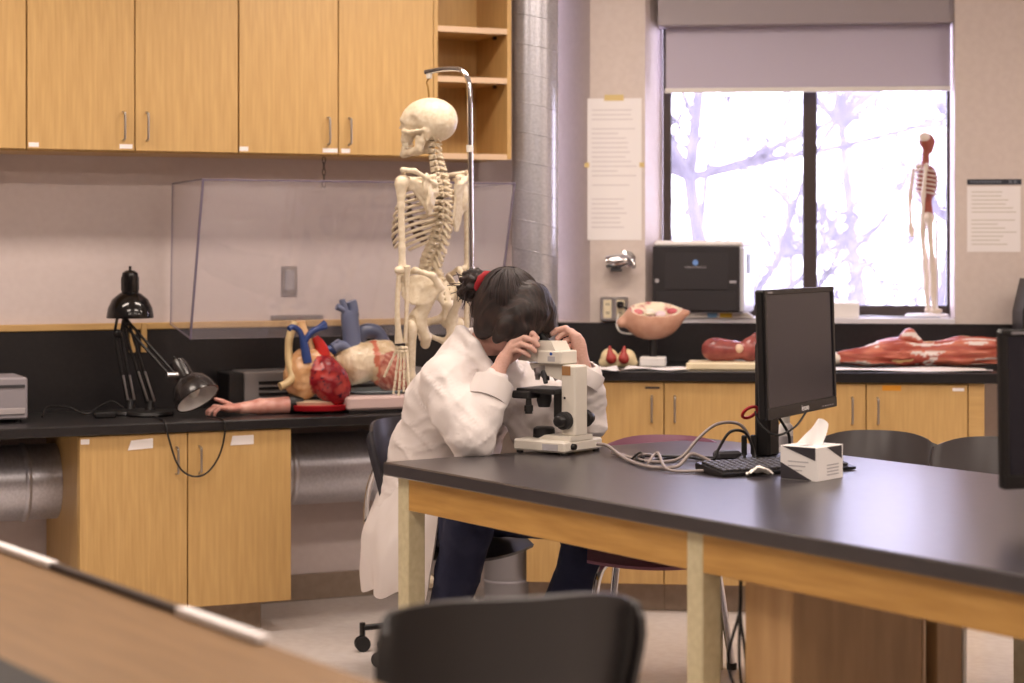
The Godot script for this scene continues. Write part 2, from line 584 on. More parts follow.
func bare_tree(at: Vector3, hgt: float, sd: int, label: String) -> void:
	var rng := RandomNumberGenerator.new()
	rng.seed = sd
	var t := thing("bare_tree", label, "tree", Transform3D(Basis.IDENTITY, at), "bare trees outside the window")
	var bark := tex_mat(noise_tex(30 + sd, 0.05, rgb(92, 88, 95), rgb(134, 128, 137), 3, 64), Vector3(2, 1, 2), 0.9)
	var trunk := [Vector3.ZERO]
	var rr := [0.10]
	for i in 7:
		trunk.append(trunk[-1] + Vector3(rng.randf_range(-0.2, 0.2), hgt / 7.0, rng.randf_range(-0.2, 0.2)))
		rr.append(0.10 * (1.0 - i / 7.5))
	part(MB.new().tube(trunk, rr, 8), "trunk", bark, t)
	for i in 44:
		var k := rng.randi_range(2, 6)
		var p: Vector3 = trunk[k]
		var a := rng.randf() * TAU
		var dir := Vector3(cos(a), rng.randf_range(0.3, 1.0), sin(a)).normalized()
		var pts := [p]
		var L := rng.randf_range(1.2, 2.8)
		for s in 5:
			dir = (dir + Vector3(rng.randf_range(-0.35, 0.35), rng.randf_range(-0.1, 0.3), rng.randf_range(-0.35, 0.35))).normalized()
			pts.append(pts[-1] + dir * L / 5.0)
		var b := part(MB.new().tube(pts, [0.034, 0.03, 0.025, 0.02, 0.014, 0.008], 6), "branch", bark, t)
		var tw := MB.new()
		for q in 7:
			var s0: Vector3 = pts[rng.randi_range(1, 5)]
			var d2 := Vector3(rng.randf_range(-1, 1), rng.randf_range(-0.2, 1), rng.randf_range(-1, 1)).normalized()
			tw.tube([s0, s0 + d2 * 0.4, s0 + d2 * 0.75 + Vector3(rng.randf_range(-0.15, 0.15), 0.1, 0)], [0.014, 0.01, 0.005], 5)
		var tn := part(tw, "twigs", bark, b)
		tn.set_meta("kind", "stuff")

func outside() -> void:
	bare_tree(Vector3(1.35, -3.5, -13.5), 7.5, 1, "bare grey tree standing beyond the left window pane")
	bare_tree(Vector3(3.7, -3.5, -20.0), 8.5, 2, "bare grey tree seen through the right window pane")
	bare_tree(Vector3(5.6, -3.5, -26.5), 9.0, 3, "slender bare tree beside the right edge of the window")
	bare_tree(Vector3(4.4, -3.5, -33.0), 11.0, 4, "far bare tree standing behind the window mullion")

# ---------------------------------------------------------------- cupboards and benches
func pull(x: float, y0: float, y1: float, z: float) -> MB:
	return MB.new().tube(curve([Vector3(x, y0, z), Vector3(x, y0 + 0.004, z + 0.022), Vector3(x, y0 + 0.014, z + 0.028), Vector3(x, y1 - 0.014, z + 0.028), Vector3(x, y1 - 0.004, z + 0.022), Vector3(x, y1, z)], 3), 0.0045, 8)
func sticker(x0: float, x1: float, y0: float, y1: float, z: float, door: Node, m: Material = null) -> void:
	part(MB.new().span(Vector3(x0, y0, z), Vector3(x1, y1, z + 0.0012)), "sticker", M.paper if m == null else m, door)

func wall_cabinet(x0: float, x1: float, label: String, spec: Array) -> void:
	var y0 := 1.752
	var y1 := 2.72
	var t := thing("wall_cabinet", label, "cabinet", LF * loc(x0, y0, 0), "maple wall cabinets")
	var w := x1 - x0
	part(MB.new().span(Vector3(0, 0, 0), Vector3(w, y1 - y0, 0.31), 0.002), "body", M.maple_b, t)
	var mid := w / 2
	for k in 2:
		var a := 0.002 if k == 0 else mid + 0.002
		var b := mid - 0.002 if k == 0 else w - 0.002
		var d := part(MB.new().span(Vector3(a, 0.006, 0.312), Vector3(b, y1 - y0, 0.331), 0.002), "door", M.maple if k == 0 else M.maple_b, t)
		part(pull(mid - 0.043 if k == 0 else mid + 0.043, 0.045, 0.148, 0.331), "handle", M.nickel, d)
		for s in spec:
			if s[0] == k:
				sticker(s[1], s[2], 0.014, 0.030, 0.331, d)

func left_bench() -> void:
	wall_cabinet(-2.79, -2.002, "maple wall cabinet furthest from the open shelves", [])
	wall_cabinet(-2.0, -1.216, "two door maple wall cabinet above the black desk lamps", [[0, 0.006, 0.042], [0, 0.335, 0.382]])
	wall_cabinet(-1.214, -0.427, "two door maple wall cabinet beside the open shelves", [[0, 0.002, 0.036], [0, 0.33, 0.39], [1, 0.405, 0.44]])
	struct(MB.new().span(Vector3(-5, 2.72, 0), Vector3(-0.09, CEIL, 0.33)), "trim_7", M.wall, "painted bulkhead above the wall cabinets", LF)
	# open shelves
	var t := thing("open_shelf_unit", "open maple wall shelf unit with two empty shelves beside the duct", "shelves", LF * loc(-0.425, 1.752, 0))
	var sw := 0.334
	part(MB.new().span(Vector3(0, 0, 0.0), Vector3(sw, 0.97, 0.012)), "back_panel", M.maple_b, t)
	part(MB.new().span(Vector3(0, 0, 0.012), Vector3(0.018, 0.97, 0.325), 0.001), "side_panel", M.maple, t)
	part(MB.new().span(Vector3(sw - 0.018, 0, 0.012), Vector3(sw, 0.97, 0.325), 0.001), "side_panel", M.maple, t)
	for y in [0.0, 0.303, 0.5, 0.95]:
		var s := part(MB.new().span(Vector3(0.018, y, 0.012), Vector3(sw - 0.018, y + 0.019, 0.318), 0.001), "shelf", M.maple_side, t)
		part(MB.new().span(Vector3(0.018, y - 0.002, 0.318), Vector3(sw - 0.018, y + 0.021, 0.324), 0.001), "edge_band", M.shelf_edge, s)
		if y > 0.1 and y < 0.9:
			part(MB.new().span(Vector3(sw - 0.03, y - 0.012, 0.20), Vector3(sw - 0.018, y, 0.22), 0.001), "shelf_pin", M.dark_grey, s)
	# worktop
	var wt := single(MB.new().span(Vector3(-5, LC - 0.036, 0.014), Vector3(-0.18, LC, 0.62), 0.004), "worktop", M.bench, "long black worktop carrying lamps and heart models", "worktop", LF)
	wt.set_meta("label", "long black worktop carrying the desk lamps and heart models")
	# base cabinet
	var c := thing("base_cabinet", "two door maple base cabinet under the left worktop, paper labels on doors", "cabinet", LF * loc(-1.87, 0, 0))
	part(MB.new().span(Vector3(0, 0.112, 0.016), Vector3(0.774, LC - 0.037, 0.58), 0.002), "body", M.maple_b, c)
	part(MB.new().span(Vector3(0.01, 0, 0.016), Vector3(0.69, 0.112, 0.50), 0.002), "kick_board", M.cove, c)
	for k in 2:
		var a := 0.002 + 0.388 * k
		var d := part(MB.new().span(Vector3(a, 0.116, 0.581), Vector3(a + 0.384, LC - 0.04, 0.60), 0.002), "door", M.maple if k == 0 else M.maple_b, c)
		part(pull(0.388 - 0.041 if k == 0 else 0.388 + 0.043, 0.597, 0.692, 0.60), "handle", M.nickel, d)
		if k == 0:
			sticker(0.006, 0.036, 0.715, 0.733, 0.60, d)
			part(MB.new().prism(PackedVector2Array([Vector2(0.172, 0.688), Vector2(0.262, 0.693), Vector2(0.262, 0.728), Vector2(0.184, 0.722)]), 0.002, loc(0, 0, 0.60)), "paper_label", M.paper, d)
		else:
			part(MB.new().prism(PackedVector2Array([Vector2(0.545, 0.690), Vector2(0.632, 0.692), Vector2(0.632, 0.725), Vector2(0.553, 0.724)]), 0.002, loc(0, 0, 0.60)), "paper_label", M.paper, d)
	# duct under the worktop, in two lengths either side of the cabinet
	for r in [[-4.2, -1.871, "wide galvanised duct under the worktop, left of the base cabinet"], [-1.095, -0.16, "wide galvanised duct under the worktop, right of the base cabinet"]]:
		var dct := thing("floor_duct", r[2], "duct", LF * loc(r[0], 0.545, 0.19), "galvanised ducts under the worktop")
		var L: float = r[1] - r[0]
		var turn := Basis(Vector3.FORWARD, PI / 2)
		part(MB.new().lathe([Vector2(0.0, 0), Vector2(0.138, 0), Vector2(0.138, L), Vector2(0.0, L)], 36, Transform3D(turn, Vector3.ZERO)), "pipe", M.galv, dct)
		for q in [0.11, L * 0.45, L - 0.12]:
			part(MB.new().lathe([Vector2(0.139, q - 0.012), Vector2(0.144, q - 0.004), Vector2(0.144, q + 0.004), Vector2(0.139, q + 0.012)], 36, Transform3D(turn, Vector3.ZERO)), "seam", M.galv, dct)
	# switch plate, clip rail
	var sp := thing("wall_switch", "small steel switch plate on the mauve wall above the hearts", "switch", LF * loc(-0.912, 1.267, 0))
	part(MB.new().span(Vector3(-0.033, -0.06, 0), Vector3(0.033, 0.06, 0.006), 0.003), "plate", M.steel, sp)
	part(MB.new().span(Vector3(-0.02, -0.035, 0.006), Vector3(0.02, 0.045, 0.009), 0.001), "rocker", M.grey_plastic, sp)
	# corner duct
	var v := thing("corner_duct", "vertical galvanised spiral duct standing in the corner by the shelves", "duct", Transform3D(Basis.IDENTITY, Vector3(0.093, 0, -8.055)))
	part(MB.new().lathe([Vector2(0.093, RC), Vector2(0.093, CEIL - 0.005)], 32), "pipe", M.galv, v)
	for i in 16:
		var y := 1.0 + i * 0.118
		var pts := []
		for k in 25:
			var a := TAU * k / 24.0
			pts.append(Vector3(0.0935 * cos(a), y + 0.118 * k / 24.0, 0.0935 * sin(a)))
		part(MB.new().tube(pts, 0.0024, 5), "seam", M.galv, v)

func right_bench() -> void:
	var wt := single(MB.new().span(Vector3(0.14, RC - 0.038, 0.016), Vector3(2.9, RC, 0.60), 0.004), "worktop", M.bench, "black worktop under the window carrying organ models", "worktop", RF)
	wt.set_meta("group", "")
	var edges := [0.17, 0.319, 0.701, 1.084, 1.464, 1.842]
	var spans := [[0, 2, "maple base cabinet under the window worktop nearest the corner duct"], [2, 4, "maple base cabinet under the window worktop behind the monitor"], [4, 5, "single door maple base cabinet at the right end of the window worktop"]]
	for s in spans:
		var x0: float = edges[s[0]]
		var x1: float = edges[s[1]]
		if s[0] == 4:
			x1 += 0.062
		var c := thing("window_cabinet", s[2], "cabinet", RF * loc(x0, 0, 0), "maple cabinets under the window worktop")
		var w := x1 - x0
		part(MB.new().span(Vector3(0.001, 0.11, 0.02), Vector3(w - 0.001, RC - 0.039, 0.56), 0.002), "body", M.maple_b, c)
		part(MB.new().span(Vector3(0, 0, 0.02), Vector3(w, 0.11, 0.50), 0.002), "kick_board", M.cove, c)
		for k in range(s[0], s[1]):
			var a: float = edges[k] - x0 + 0.002
			var b: float = edges[k + 1] - x0 - 0.002
			var d := part(MB.new().span(Vector3(a, 0.114, 0.561), Vector3(b, RC - 0.043, 0.58), 0.002), "door", M.maple if k % 2 == 0 else M.maple_b, c)
			var hx: float = {1: b - 0.044, 2: a + 0.04, 3: b - 0.05, 4: a + 0.042}.get(k, -1.0)
			if hx > 0:
				part(pull(hx, 0.735, 0.835, 0.58), "handle", M.nickel, d)
			if k == 1:
				sticker(b - 0.07, b - 0.014, 0.862, 0.870, 0.58, d, M.frame)
			if k == 4:
				sticker(0.06, 0.13, 0.862, 0.882, 0.58, d, mat(rgb(222, 150, 40), 0.7))
				sticker(b - 0.055, b - 0.012, 0.862, 0.874, 0.58, d)
		if s[0] == 4:
			part(MB.new().span(Vector3(w - 0.06, 0.0, 0.02), Vector3(w, RC - 0.039, 0.575), 0.002), "end_panel", M.maple_side, c)

# ---------------------------------------------------------------- on the walls
func page(t: Node, x0: float, y0: float, x1: float, y1: float, z: float, lines: int, sd: int, m: Material = null) -> void:
	# a printed sheet: thin paper with rows of print
	var rng := RandomNumberGenerator.new()
	rng.seed = sd
	part(MB.new().span(Vector3(x0, y0, z), Vector3(x1, y1, z + 0.001)), "sheet", M.paper, t)
	var mb := MB.new()
	var w := x1 - x0
	var step := (y1 - y0) * 0.86 / lines
	for i in lines:
		if rng.randf() < 0.12:
			continue
		var y := y1 - (y1 - y0) * 0.08 - i * step
		var e := x0 + w * rng.randf_range(0.55, 0.93)
		mb.span(Vector3(x0 + w * 0.08, y - step * 0.22, z + 0.001), Vector3(e, y + step * 0.06, z + 0.0013))
	var p := part(mb, "print", M.paper_grey if m == null else m, t)
	p.set_meta("kind", "stuff")

func wall_things() -> void:
	var b := thing("roller_blind", "grey roller blind half lowered over the window", "blind", RF * loc(0.66, 2.05, -0.1))
	part(MB.new().span(Vector3(-0.005, 0.268, -0.06), Vector3(1.2, 0.385, 0.07), 0.004), "valance", M.valance, b)
	part(MB.new().span(Vector3(0.027, 0.012, -0.002), Vector3(1.19, 0.30, 0.0)), "fabric", M.blind, b)
	part(MB.new().span(Vector3(0.022, -0.006, -0.008), Vector3(1.192, 0.014, 0.008), 0.003), "bottom_rail", M.white_plastic, b)
	var n := thing("wall_notice", "printed notice with a black heading bar on the wall right of window", "notice", RF * loc(1.906, 1.384, 0))
	page(n, 0, 0, 0.212, 0.265, 0.0, 14, 4, mat(rgb(208, 202, 192), 0.9))
	part(MB.new().span(Vector3(0.0, 0.272, 0), Vector3(0.215, 0.294, 0.003), 0.001), "heading_bar", mat(rgb(30, 36, 50), 0.5), n)
	var hb := MB.new()
	for k in 11:
		hb.span(Vector3(0.012 + k * 0.0115, 0.279, 0.003), Vector3(0.0205 + k * 0.0115, 0.288, 0.0036))
	hb.span(Vector3(0.165, 0.277, 0.003), Vector3(0.178, 0.290, 0.0036))
	hb.span(Vector3(0.184, 0.277, 0.003), Vector3(0.197, 0.290, 0.0036))
	part(hb, "heading_print", mat(rgb(104, 108, 118), 0.7), n).set_meta("kind", "stuff")
	var s := thing("taped_sheet", "long white printed sheet taped to the pillar beside the window", "poster", RF * loc(0.366, 1.432, 0))
	page(s, 0, 0, 0.224, 0.585, 0.001, 26, 7, mat(rgb(216, 209, 210), 0.9))
	part(MB.new().span(Vector3(0.07, 0.575, 0.0025), Vector3(0.15, 0.60, 0.0032)), "tape", M.tape, s)
	for y in [0.3]:
		part(MB.new().span(Vector3(-0.012, y, 0.0025), Vector3(0.008, y + 0.02, 0.0032)), "tape", M.tape, s)
		part(MB.new().span(Vector3(0.215, y, 0.0025), Vector3(0.235, y + 0.02, 0.0032)), "tape", M.tape, s)
	var f := thing("wall_fitting", "chrome wall fitting with a swivel nozzle on the pillar", "fitting", RF * loc(0.5, 1.345, 0))
	part(MB.new().lathe([Vector2(0.0, 0), Vector2(0.034, 0), Vector2(0.034, 0.008), Vector2(0.012, 0.012), Vector2(0.012, 0.05)], 20, Transform3D(Basis(Vector3.RIGHT, PI / 2), Vector3(0.03, 0.01, 0))), "flange", M.chrome, f)
	part(MB.new().lathe([Vector2(0.0, -0.045), Vector2(0.026, -0.043), Vector2(0.03, -0.03), Vector2(0.03, 0.03), Vector2(0.02, 0.045), Vector2(0, 0.046)], 20, Transform3D(Basis(Vector3.FORWARD, PI / 2 - 0.1), Vector3(-0.01, 0.0, 0.06))), "drum", M.chrome, f)
	part(MB.new().tube(curve([Vector3(0.03, 0.01, 0.05), Vector3(0.055, 0.005, 0.07), Vector3(0.062, -0.03, 0.075)]), 0.008), "nozzle", M.chrome, f)
	part(MB.new().span(Vector3(-0.035, -0.042, 0.04), Vector3(0.012, -0.03, 0.075), 0.003), "lever", M.dark_grey, f)
	var o := thing("outlet_box", "steel surface outlet box with ivory sockets and a black plug", "outlet", RF * loc(0.422, 1.098, 0))
	part(MB.new().span(Vector3(0, 0, 0), Vector3(0.112, 0.10, 0.035), 0.004), "box", M.steel, o)
	for x in [0.012, 0.066]:
		var so := part(MB.new().span(Vector3(x, 0.012, 0.035), Vector3(x + 0.034, 0.088, 0.039), 0.002), "socket", mat(rgb(226, 212, 180), 0.5), o)
		for y in [0.03, 0.065]:
			part(MB.new().span(Vector3(x + 0.012, y, 0.039), Vector3(x + 0.015, y + 0.010, 0.0395)), "slot", M.black, so)
			part(MB.new().span(Vector3(x + 0.020, y, 0.039), Vector3(x + 0.023, y + 0.010, 0.0395)), "slot", M.black, so)
	part(MB.new().span(Vector3(0.069, 0.055, 0.04), Vector3(0.097, 0.083, 0.075), 0.006), "plug", M.black, o)
	part(MB.new().tube(curve([Vector3(0.083, 0.069, 0.075), Vector3(0.11, 0.055, 0.10), Vector3(0.15, 0.04, 0.06), Vector3(0.20, 0.005, 0.012)]), 0.004, 6), "cord", M.black, o)
	part(MB.new().tube(curve([Vector3(0.075, 0.03, 0.04), Vector3(0.07, -0.01, 0.09), Vector3(0.085, -0.04, 0.10), Vector3(0.12, -0.05, 0.06), Vector3(0.16, -0.05, 0.03)]), 0.004, 6), "cord", M.white_plastic, o)

# ---------------------------------------------------------------- left worktop
func shade_mesh(mb: MB, xf: Transform3D, inside := false) -> MB:
	if inside:
		return mb.lathe([Vector2(0, 0.086), Vector2(0.030, 0.082), Vector2(0.058, 0.062), Vector2(0.074, 0.03), Vector2(0.081, 0.001)], 28, xf)
	return mb.lathe([Vector2(0.081, 0.0), Vector2(0.086, 0.0), Vector2(0.086, 0.006), Vector2(0.081, 0.036), Vector2(0.066, 0.068), Vector2(0.042, 0.088), Vector2(0.031, 0.094), Vector2(0.031, 0.15), Vector2(0.028, 0.166), Vector2(0.016, 0.174), Vector2(0.005, 0.176), Vector2(0.005, 0.19), Vector2(0, 0.19)], 28, xf)

func desk_lamp(label: String, xf: Transform3D, elbow: Vector3, joint: Vector3, head: Transform3D, shade_m: Material) -> void:
	var t := thing("desk_lamp", label, "lamp", xf, "black desk lamps")
	part(MB.new().lathe([Vector2(0.0, 0.0), Vector2(0.085, 0.0), Vector2(0.088, 0.006), Vector2(0.084, 0.016), Vector2(0.02, 0.022), Vector2(0.014, 0.05), Vector2(0.0, 0.052)], 28), "base", M.black, t)
	var foot := Vector3(0, 0.045, 0)
	var a := part(MB.new().ell(foot, Vector3(0.016, 0.016, 0.016), 10), "lower_arm", M.black, t)
	for s in [-0.012, 0.012]:
		part(MB.new().tube([foot + Vector3(s, 0, 0), elbow + Vector3(s, 0, 0)], 0.0055, 8), "rod", M.black, a)
		part(MB.new().tube([foot + Vector3(s, 0.01, 0.018), foot.lerp(elbow, 0.4) + Vector3(s, 0.0, 0.02)], 0.0045, 8), "spring", M.steel, a)
	var u := part(MB.new().ell(elbow, Vector3(0.017, 0.017, 0.017), 10), "upper_arm", M.black, t)
	for s in [-0.012, 0.012]:
		part(MB.new().tube([elbow + Vector3(s, 0, 0), joint + Vector3(s, 0, 0)], 0.0055, 8), "rod", M.black, u)
	part(MB.new().tube([joint - Vector3(0.022, 0, 0), joint + Vector3(0.022, 0, 0)], 0.012, 10), "knuckle", M.steel, u)
	var neck := head * Vector3(0, 0.11, 0)
	part(MB.new().tube([joint, neck], 0.009, 8), "bracket", M.black, t)
	var sh := part(shade_mesh(MB.new(), head), "shade", shade_m, t)
	part(shade_mesh(MB.new(), head, true), "reflector", M.white, sh)
	part(MB.new().ell(head * Vector3(0, 0.035, 0), Vector3(0.024, 0.028, 0.024), 12), "bulb", M.white_plastic, sh)
	for k in 4:
		var ang := TAU * k / 4.0
		var q := Vector3(cos(ang) * 0.0305, 0, sin(ang) * 0.0305)
		part(MB.new().tube([head * (q + Vector3(0, 0.10, 0)), head * (q + Vector3(0, 0.15, 0))], 0.003, 6), "rib", shade_m, sh)

func heart_red() -> void:
	var t := thing("heart_model", "red and tan anatomical heart model with blue veins on a red base", "anatomical model", LF * loc(-0.945, LC, 0.42), "anatomical heart models")
	part(MB.new().lathe([Vector2(0, 0.0), Vector2(0.085, 0.0), Vector2(0.085, 0.004), Vector2(0.0, 0.004)], 28, Transform3D(Basis.from_scale(Vector3(1.0, 1, 0.7)), Vector3(0.03, 0, 0.02))), "base_plate", M.black, t)
	part(MB.new().lathe([Vector2(0, 0.01), Vector2(0.112, 0.012), Vector2(0.118, 0.030), Vector2(0.108, 0.032), Vector2(0.0, 0.03)], 28, Transform3D(Basis.from_scale(Vector3(1.0, 1, 0.8)) * Basis(Vector3.BACK, 0.0), Vector3(0.02, 0, 0.02))), "red_tray", M.red, t)
	part(MB.new().lathe([Vector2(0, 0.03), Vector2(0.085, 0.031), Vector2(0.09, 0.044), Vector2(0.0, 0.05)], 28, Transform3D(Basis.from_scale(Vector3(1.0, 1, 0.75)), Vector3(0.0, 0, 0.02))), "cream_saddle", mat(rgb(222, 200, 172), 0.5), t)
	var fn := FastNoiseLite.new()
	fn.seed = 5
	fn.frequency = 20.0
	fn.fractal_octaves = 2
	var f := Field.new(Vector3(-0.16, 0.0, -0.12), Vector3(0.16, 0.26, 0.16), 0.006)
	f.ell(Vector3(-0.045, 0.14, -0.005), Vector3(0.075, 0.095, 0.065), 0.01)
	f.ell(Vector3(0.0, 0.185, 0.0), Vector3(0.08, 0.06, 0.06), 0.03)
	f.ell(Vector3(0.045, 0.118, 0.05), Vector3(0.072, 0.098, 0.058), 0.012, Basis(Vector3.BACK, 0.5))
	f.bump(func(p: Vector3) -> float: return 0.004 * fn.get_noise_3dv(p * Vector3(1, 1, 1)))
	var colr := func(p: Vector3) -> Color:
		var q := Basis(Vector3.BACK, -0.5) * (p - Vector3(0.045, 0.118, 0.05))
		var inside := (q / Vector3(0.076, 0.103, 0.062)).length() < 1.06
		var v := fn.get_noise_3dv(p)
		if inside:
			if absf(v) < 0.035:
				return lin(58, 26, 48)
			return lin(134, 26, 36).lerp(lin(188, 66, 60), clampf(v + 0.35, 0, 1))
		return lin(196, 146, 100).lerp(lin(224, 182, 138), clampf(v + 0.5, 0, 1))
	part(f.mesh(MB.new(), colr), "heart_body", vmat(0.22), t)
	var blue := mat(rgb(44, 66, 124), 0.25)
	var tan_m := mat(rgb(206, 180, 134), 0.35)
	part(MB.new().tube(curve([Vector3(-0.045, 0.19, 0.05), Vector3(-0.055, 0.25, 0.045), Vector3(-0.06, 0.285, 0.04)]), [0.018, 0.018, 0.018, 0.018, 0.017, 0.017, 0.016, 0.016, 0.015, 0.015, 0.014, 0.014, 0.014], 12), "vein", blue, t)
	part(MB.new().tube(curve([Vector3(-0.06, 0.28, 0.04), Vector3(-0.075, 0.31, 0.04), Vector3(-0.10, 0.325, 0.045), Vector3(-0.118, 0.318, 0.05)]), 0.011, 10), "vein_branch", blue, t)
	part(MB.new().tube(curve([Vector3(-0.055, 0.27, 0.045), Vector3(-0.03, 0.305, 0.05), Vector3(0.0, 0.32, 0.05), Vector3(0.025, 0.34, 0.05)]), 0.012, 10), "vein_branch", blue, t)
	part(MB.new().tube(curve([Vector3(0.0, 0.318, 0.05), Vector3(0.03, 0.325, 0.055)]), 0.010, 10), "vein_branch", blue, t)
	part(MB.new().tube(curve([Vector3(-0.075, 0.34, -0.01), Vector3(-0.10, 0.28, 0.0), Vector3(-0.105, 0.20, 0.01), Vector3(-0.098, 0.14, 0.03), Vector3(-0.125, 0.115, 0.04), Vector3(-0.15, 0.105, 0.045)]), 0.015, 12), "tan_vessel", tan_m, t)
	part(MB.new().tube(curve([Vector3(-0.01, 0.20, 0.02), Vector3(-0.03, 0.27, 0.0), Vector3(-0.05, 0.325, -0.01), Vector3(-0.052, 0.345, -0.01)]), 0.018, 12), "pale_vessel", mat(rgb(222, 180, 132), 0.35), t)
	part(MB.new().tube(curve([Vector3(0.02, 0.215, 0.02), Vector3(0.015, 0.25, 0.02), Vector3(-0.005, 0.285, 0.015)]), [0.036, 0.034, 0.032, 0.03, 0.028, 0.026, 0.024, 0.022, 0.02, 0.018, 0.016, 0.014, 0.012], 12), "aorta", mat(rgb(200, 44, 40), 0.25), t)
	part(MB.new().tube(curve([Vector3(0.03, 0.215, -0.03), Vector3(0.07, 0.235, -0.03), Vector3(0.095, 0.225, -0.02)]), 0.016, 10), "vein_branch", blue, t)

func heart_big() -> void:
	var bx := thing("display_box", "low pinkish white box under the larger heart model", "box", LF * loc(-0.70, LC, 0.40))
	part(MB.new().span(Vector3(-0.155, 0.012, -0.13), Vector3(0.165, 0.062, 0.14), 0.008), "body", mat(rgb(222, 196, 192), 0.5), bx)
	part(MB.new().span(Vector3(-0.15, 0, -0.125), Vector3(0.16, 0.012, 0.135), 0.002), "plinth", M.black, bx)
	var t := thing("heart_model", "large cream and pink opened heart model with grey aorta on a pale blue plate", "anatomical model", LF * loc(-0.70, LC + 0.062, 0.39), "anatomical heart models")
	part(MB.new().lathe([Vector2(0, 0.0), Vector2(0.09, 0.0), Vector2(0.132, 0.012), Vector2(0.135, 0.016), Vector2(0.09, 0.008), Vector2(0.0, 0.007)], 32, Transform3D(Basis.from_scale(Vector3(1.05, 1, 0.75)), Vector3(0.02, 0, 0))), "plate", mat(rgb(168, 196, 206), 0.35), t)
	var fn := FastNoiseLite.new()
	fn.seed = 9
	fn.frequency = 18.0
	fn.fractal_octaves = 3
	var f := Field.new(Vector3(-0.2, -0.02, -0.13), Vector3(0.2, 0.24, 0.15), 0.006)
	f.ell(Vector3(-0.075, 0.115, 0.0), Vector3(0.085, 0.08, 0.075), 0.01)
	f.ell(Vector3(0.0, 0.13, 0.0), Vector3(0.11, 0.065, 0.075), 0.03)
	f.ell(Vector3(0.06, 0.085, 0.04), Vector3(0.10, 0.075, 0.06), 0.015, Basis(Vector3.BACK, -0.5))
	f.ell(Vector3(0.035, 0.175, -0.01), Vector3(0.055, 0.03, 0.05), 0.02)
	f.bump(func(p: Vector3) -> float: return 0.006 * fn.get_noise_3dv(p) + 0.003 * fn.get_noise_3dv(p * Vector3(4, 1.5, 4)))
	var colr := func(p: Vector3) -> Color:
		var v := fn.get_noise_3dv(p * Vector3(3.0, 1.2, 3.0) + Vector3(p.y * 2, 0, 0))
		var w := fn.get_noise_3dv(p * 0.6)
		if p.x > 0.0 and p.z > 0.035 and p.y < 0.165 - 0.3 * absf(p.x - 0.05):
			return lin(150, 66, 54).lerp(lin(206, 150, 128), clampf(v * 1.6 + 0.45, 0, 1))
		if absf(p.x + 0.005) < 0.012 + 0.02 * w and p.z > 0.0:
			return lin(188, 104, 80)
		return lin(196, 172, 136).lerp(lin(232, 216, 190), clampf(w * 1.4 + 0.5, 0, 1))
	part(f.mesh(MB.new(), colr), "heart_body", vmat(0.3), t)
	var grey := mat(rgb(104, 112, 140), 0.3)
	part(MB.new().tube(curve([Vector3(-0.085, 0.14, 0.0), Vector3(-0.088, 0.22, 0.0), Vector3(-0.095, 0.29, 0.0), Vector3(-0.09, 0.315, 0.0)]), 0.034, 16), "aorta", grey, t)
	part(MB.new().tube(curve([Vector3(-0.095, 0.285, 0.005), Vector3(-0.12, 0.32, 0.005), Vector3(-0.15, 0.335, 0.005)]), 0.013, 12), "branch_vessel", grey, t)
	part(MB.new().tube(curve([Vector3(-0.11, 0.31, 0.005), Vector3(-0.125, 0.35, 0.005), Vector3(-0.128, 0.362, 0.005)]), 0.012, 12), "branch_vessel", grey, t)
	part(MB.new().tube(curve([Vector3(-0.08, 0.29, 0.0), Vector3(-0.082, 0.33, 0.0), Vector3(-0.09, 0.355, 0.0)]), 0.02, 12), "branch_vessel", grey, t)
	part(MB.new().tube(curve([Vector3(-0.06, 0.20, -0.02), Vector3(-0.03, 0.235, -0.02), Vector3(0.02, 0.23, -0.02), Vector3(0.055, 0.17, -0.02)]), 0.03, 14), "arch", mat(rgb(74, 80, 104), 0.3), t)
	part(MB.new().tube(curve([Vector3(-0.09, 0.17, 0.01), Vector3(-0.14, 0.185, 0.01), Vector3(-0.165, 0.175, 0.01)]), 0.022, 12), "branch_vessel", grey, t)
	part(MB.new().tube(curve([Vector3(-0.14, 0.185, 0.015), Vector3(-0.155, 0.205, 0.015)]), 0.013, 12), "branch_vessel", grey, t)

func hand_chain(f: Field, pts: Array, r0: float, r1: float) -> void:
	var n := pts.size()
	for i in n - 1:
		f.cap(pts[i], pts[i + 1], lerpf(r0, r1, float(i) / (n - 1)), lerpf(r0, r1, float(i + 1) / (n - 1)), 0.003)

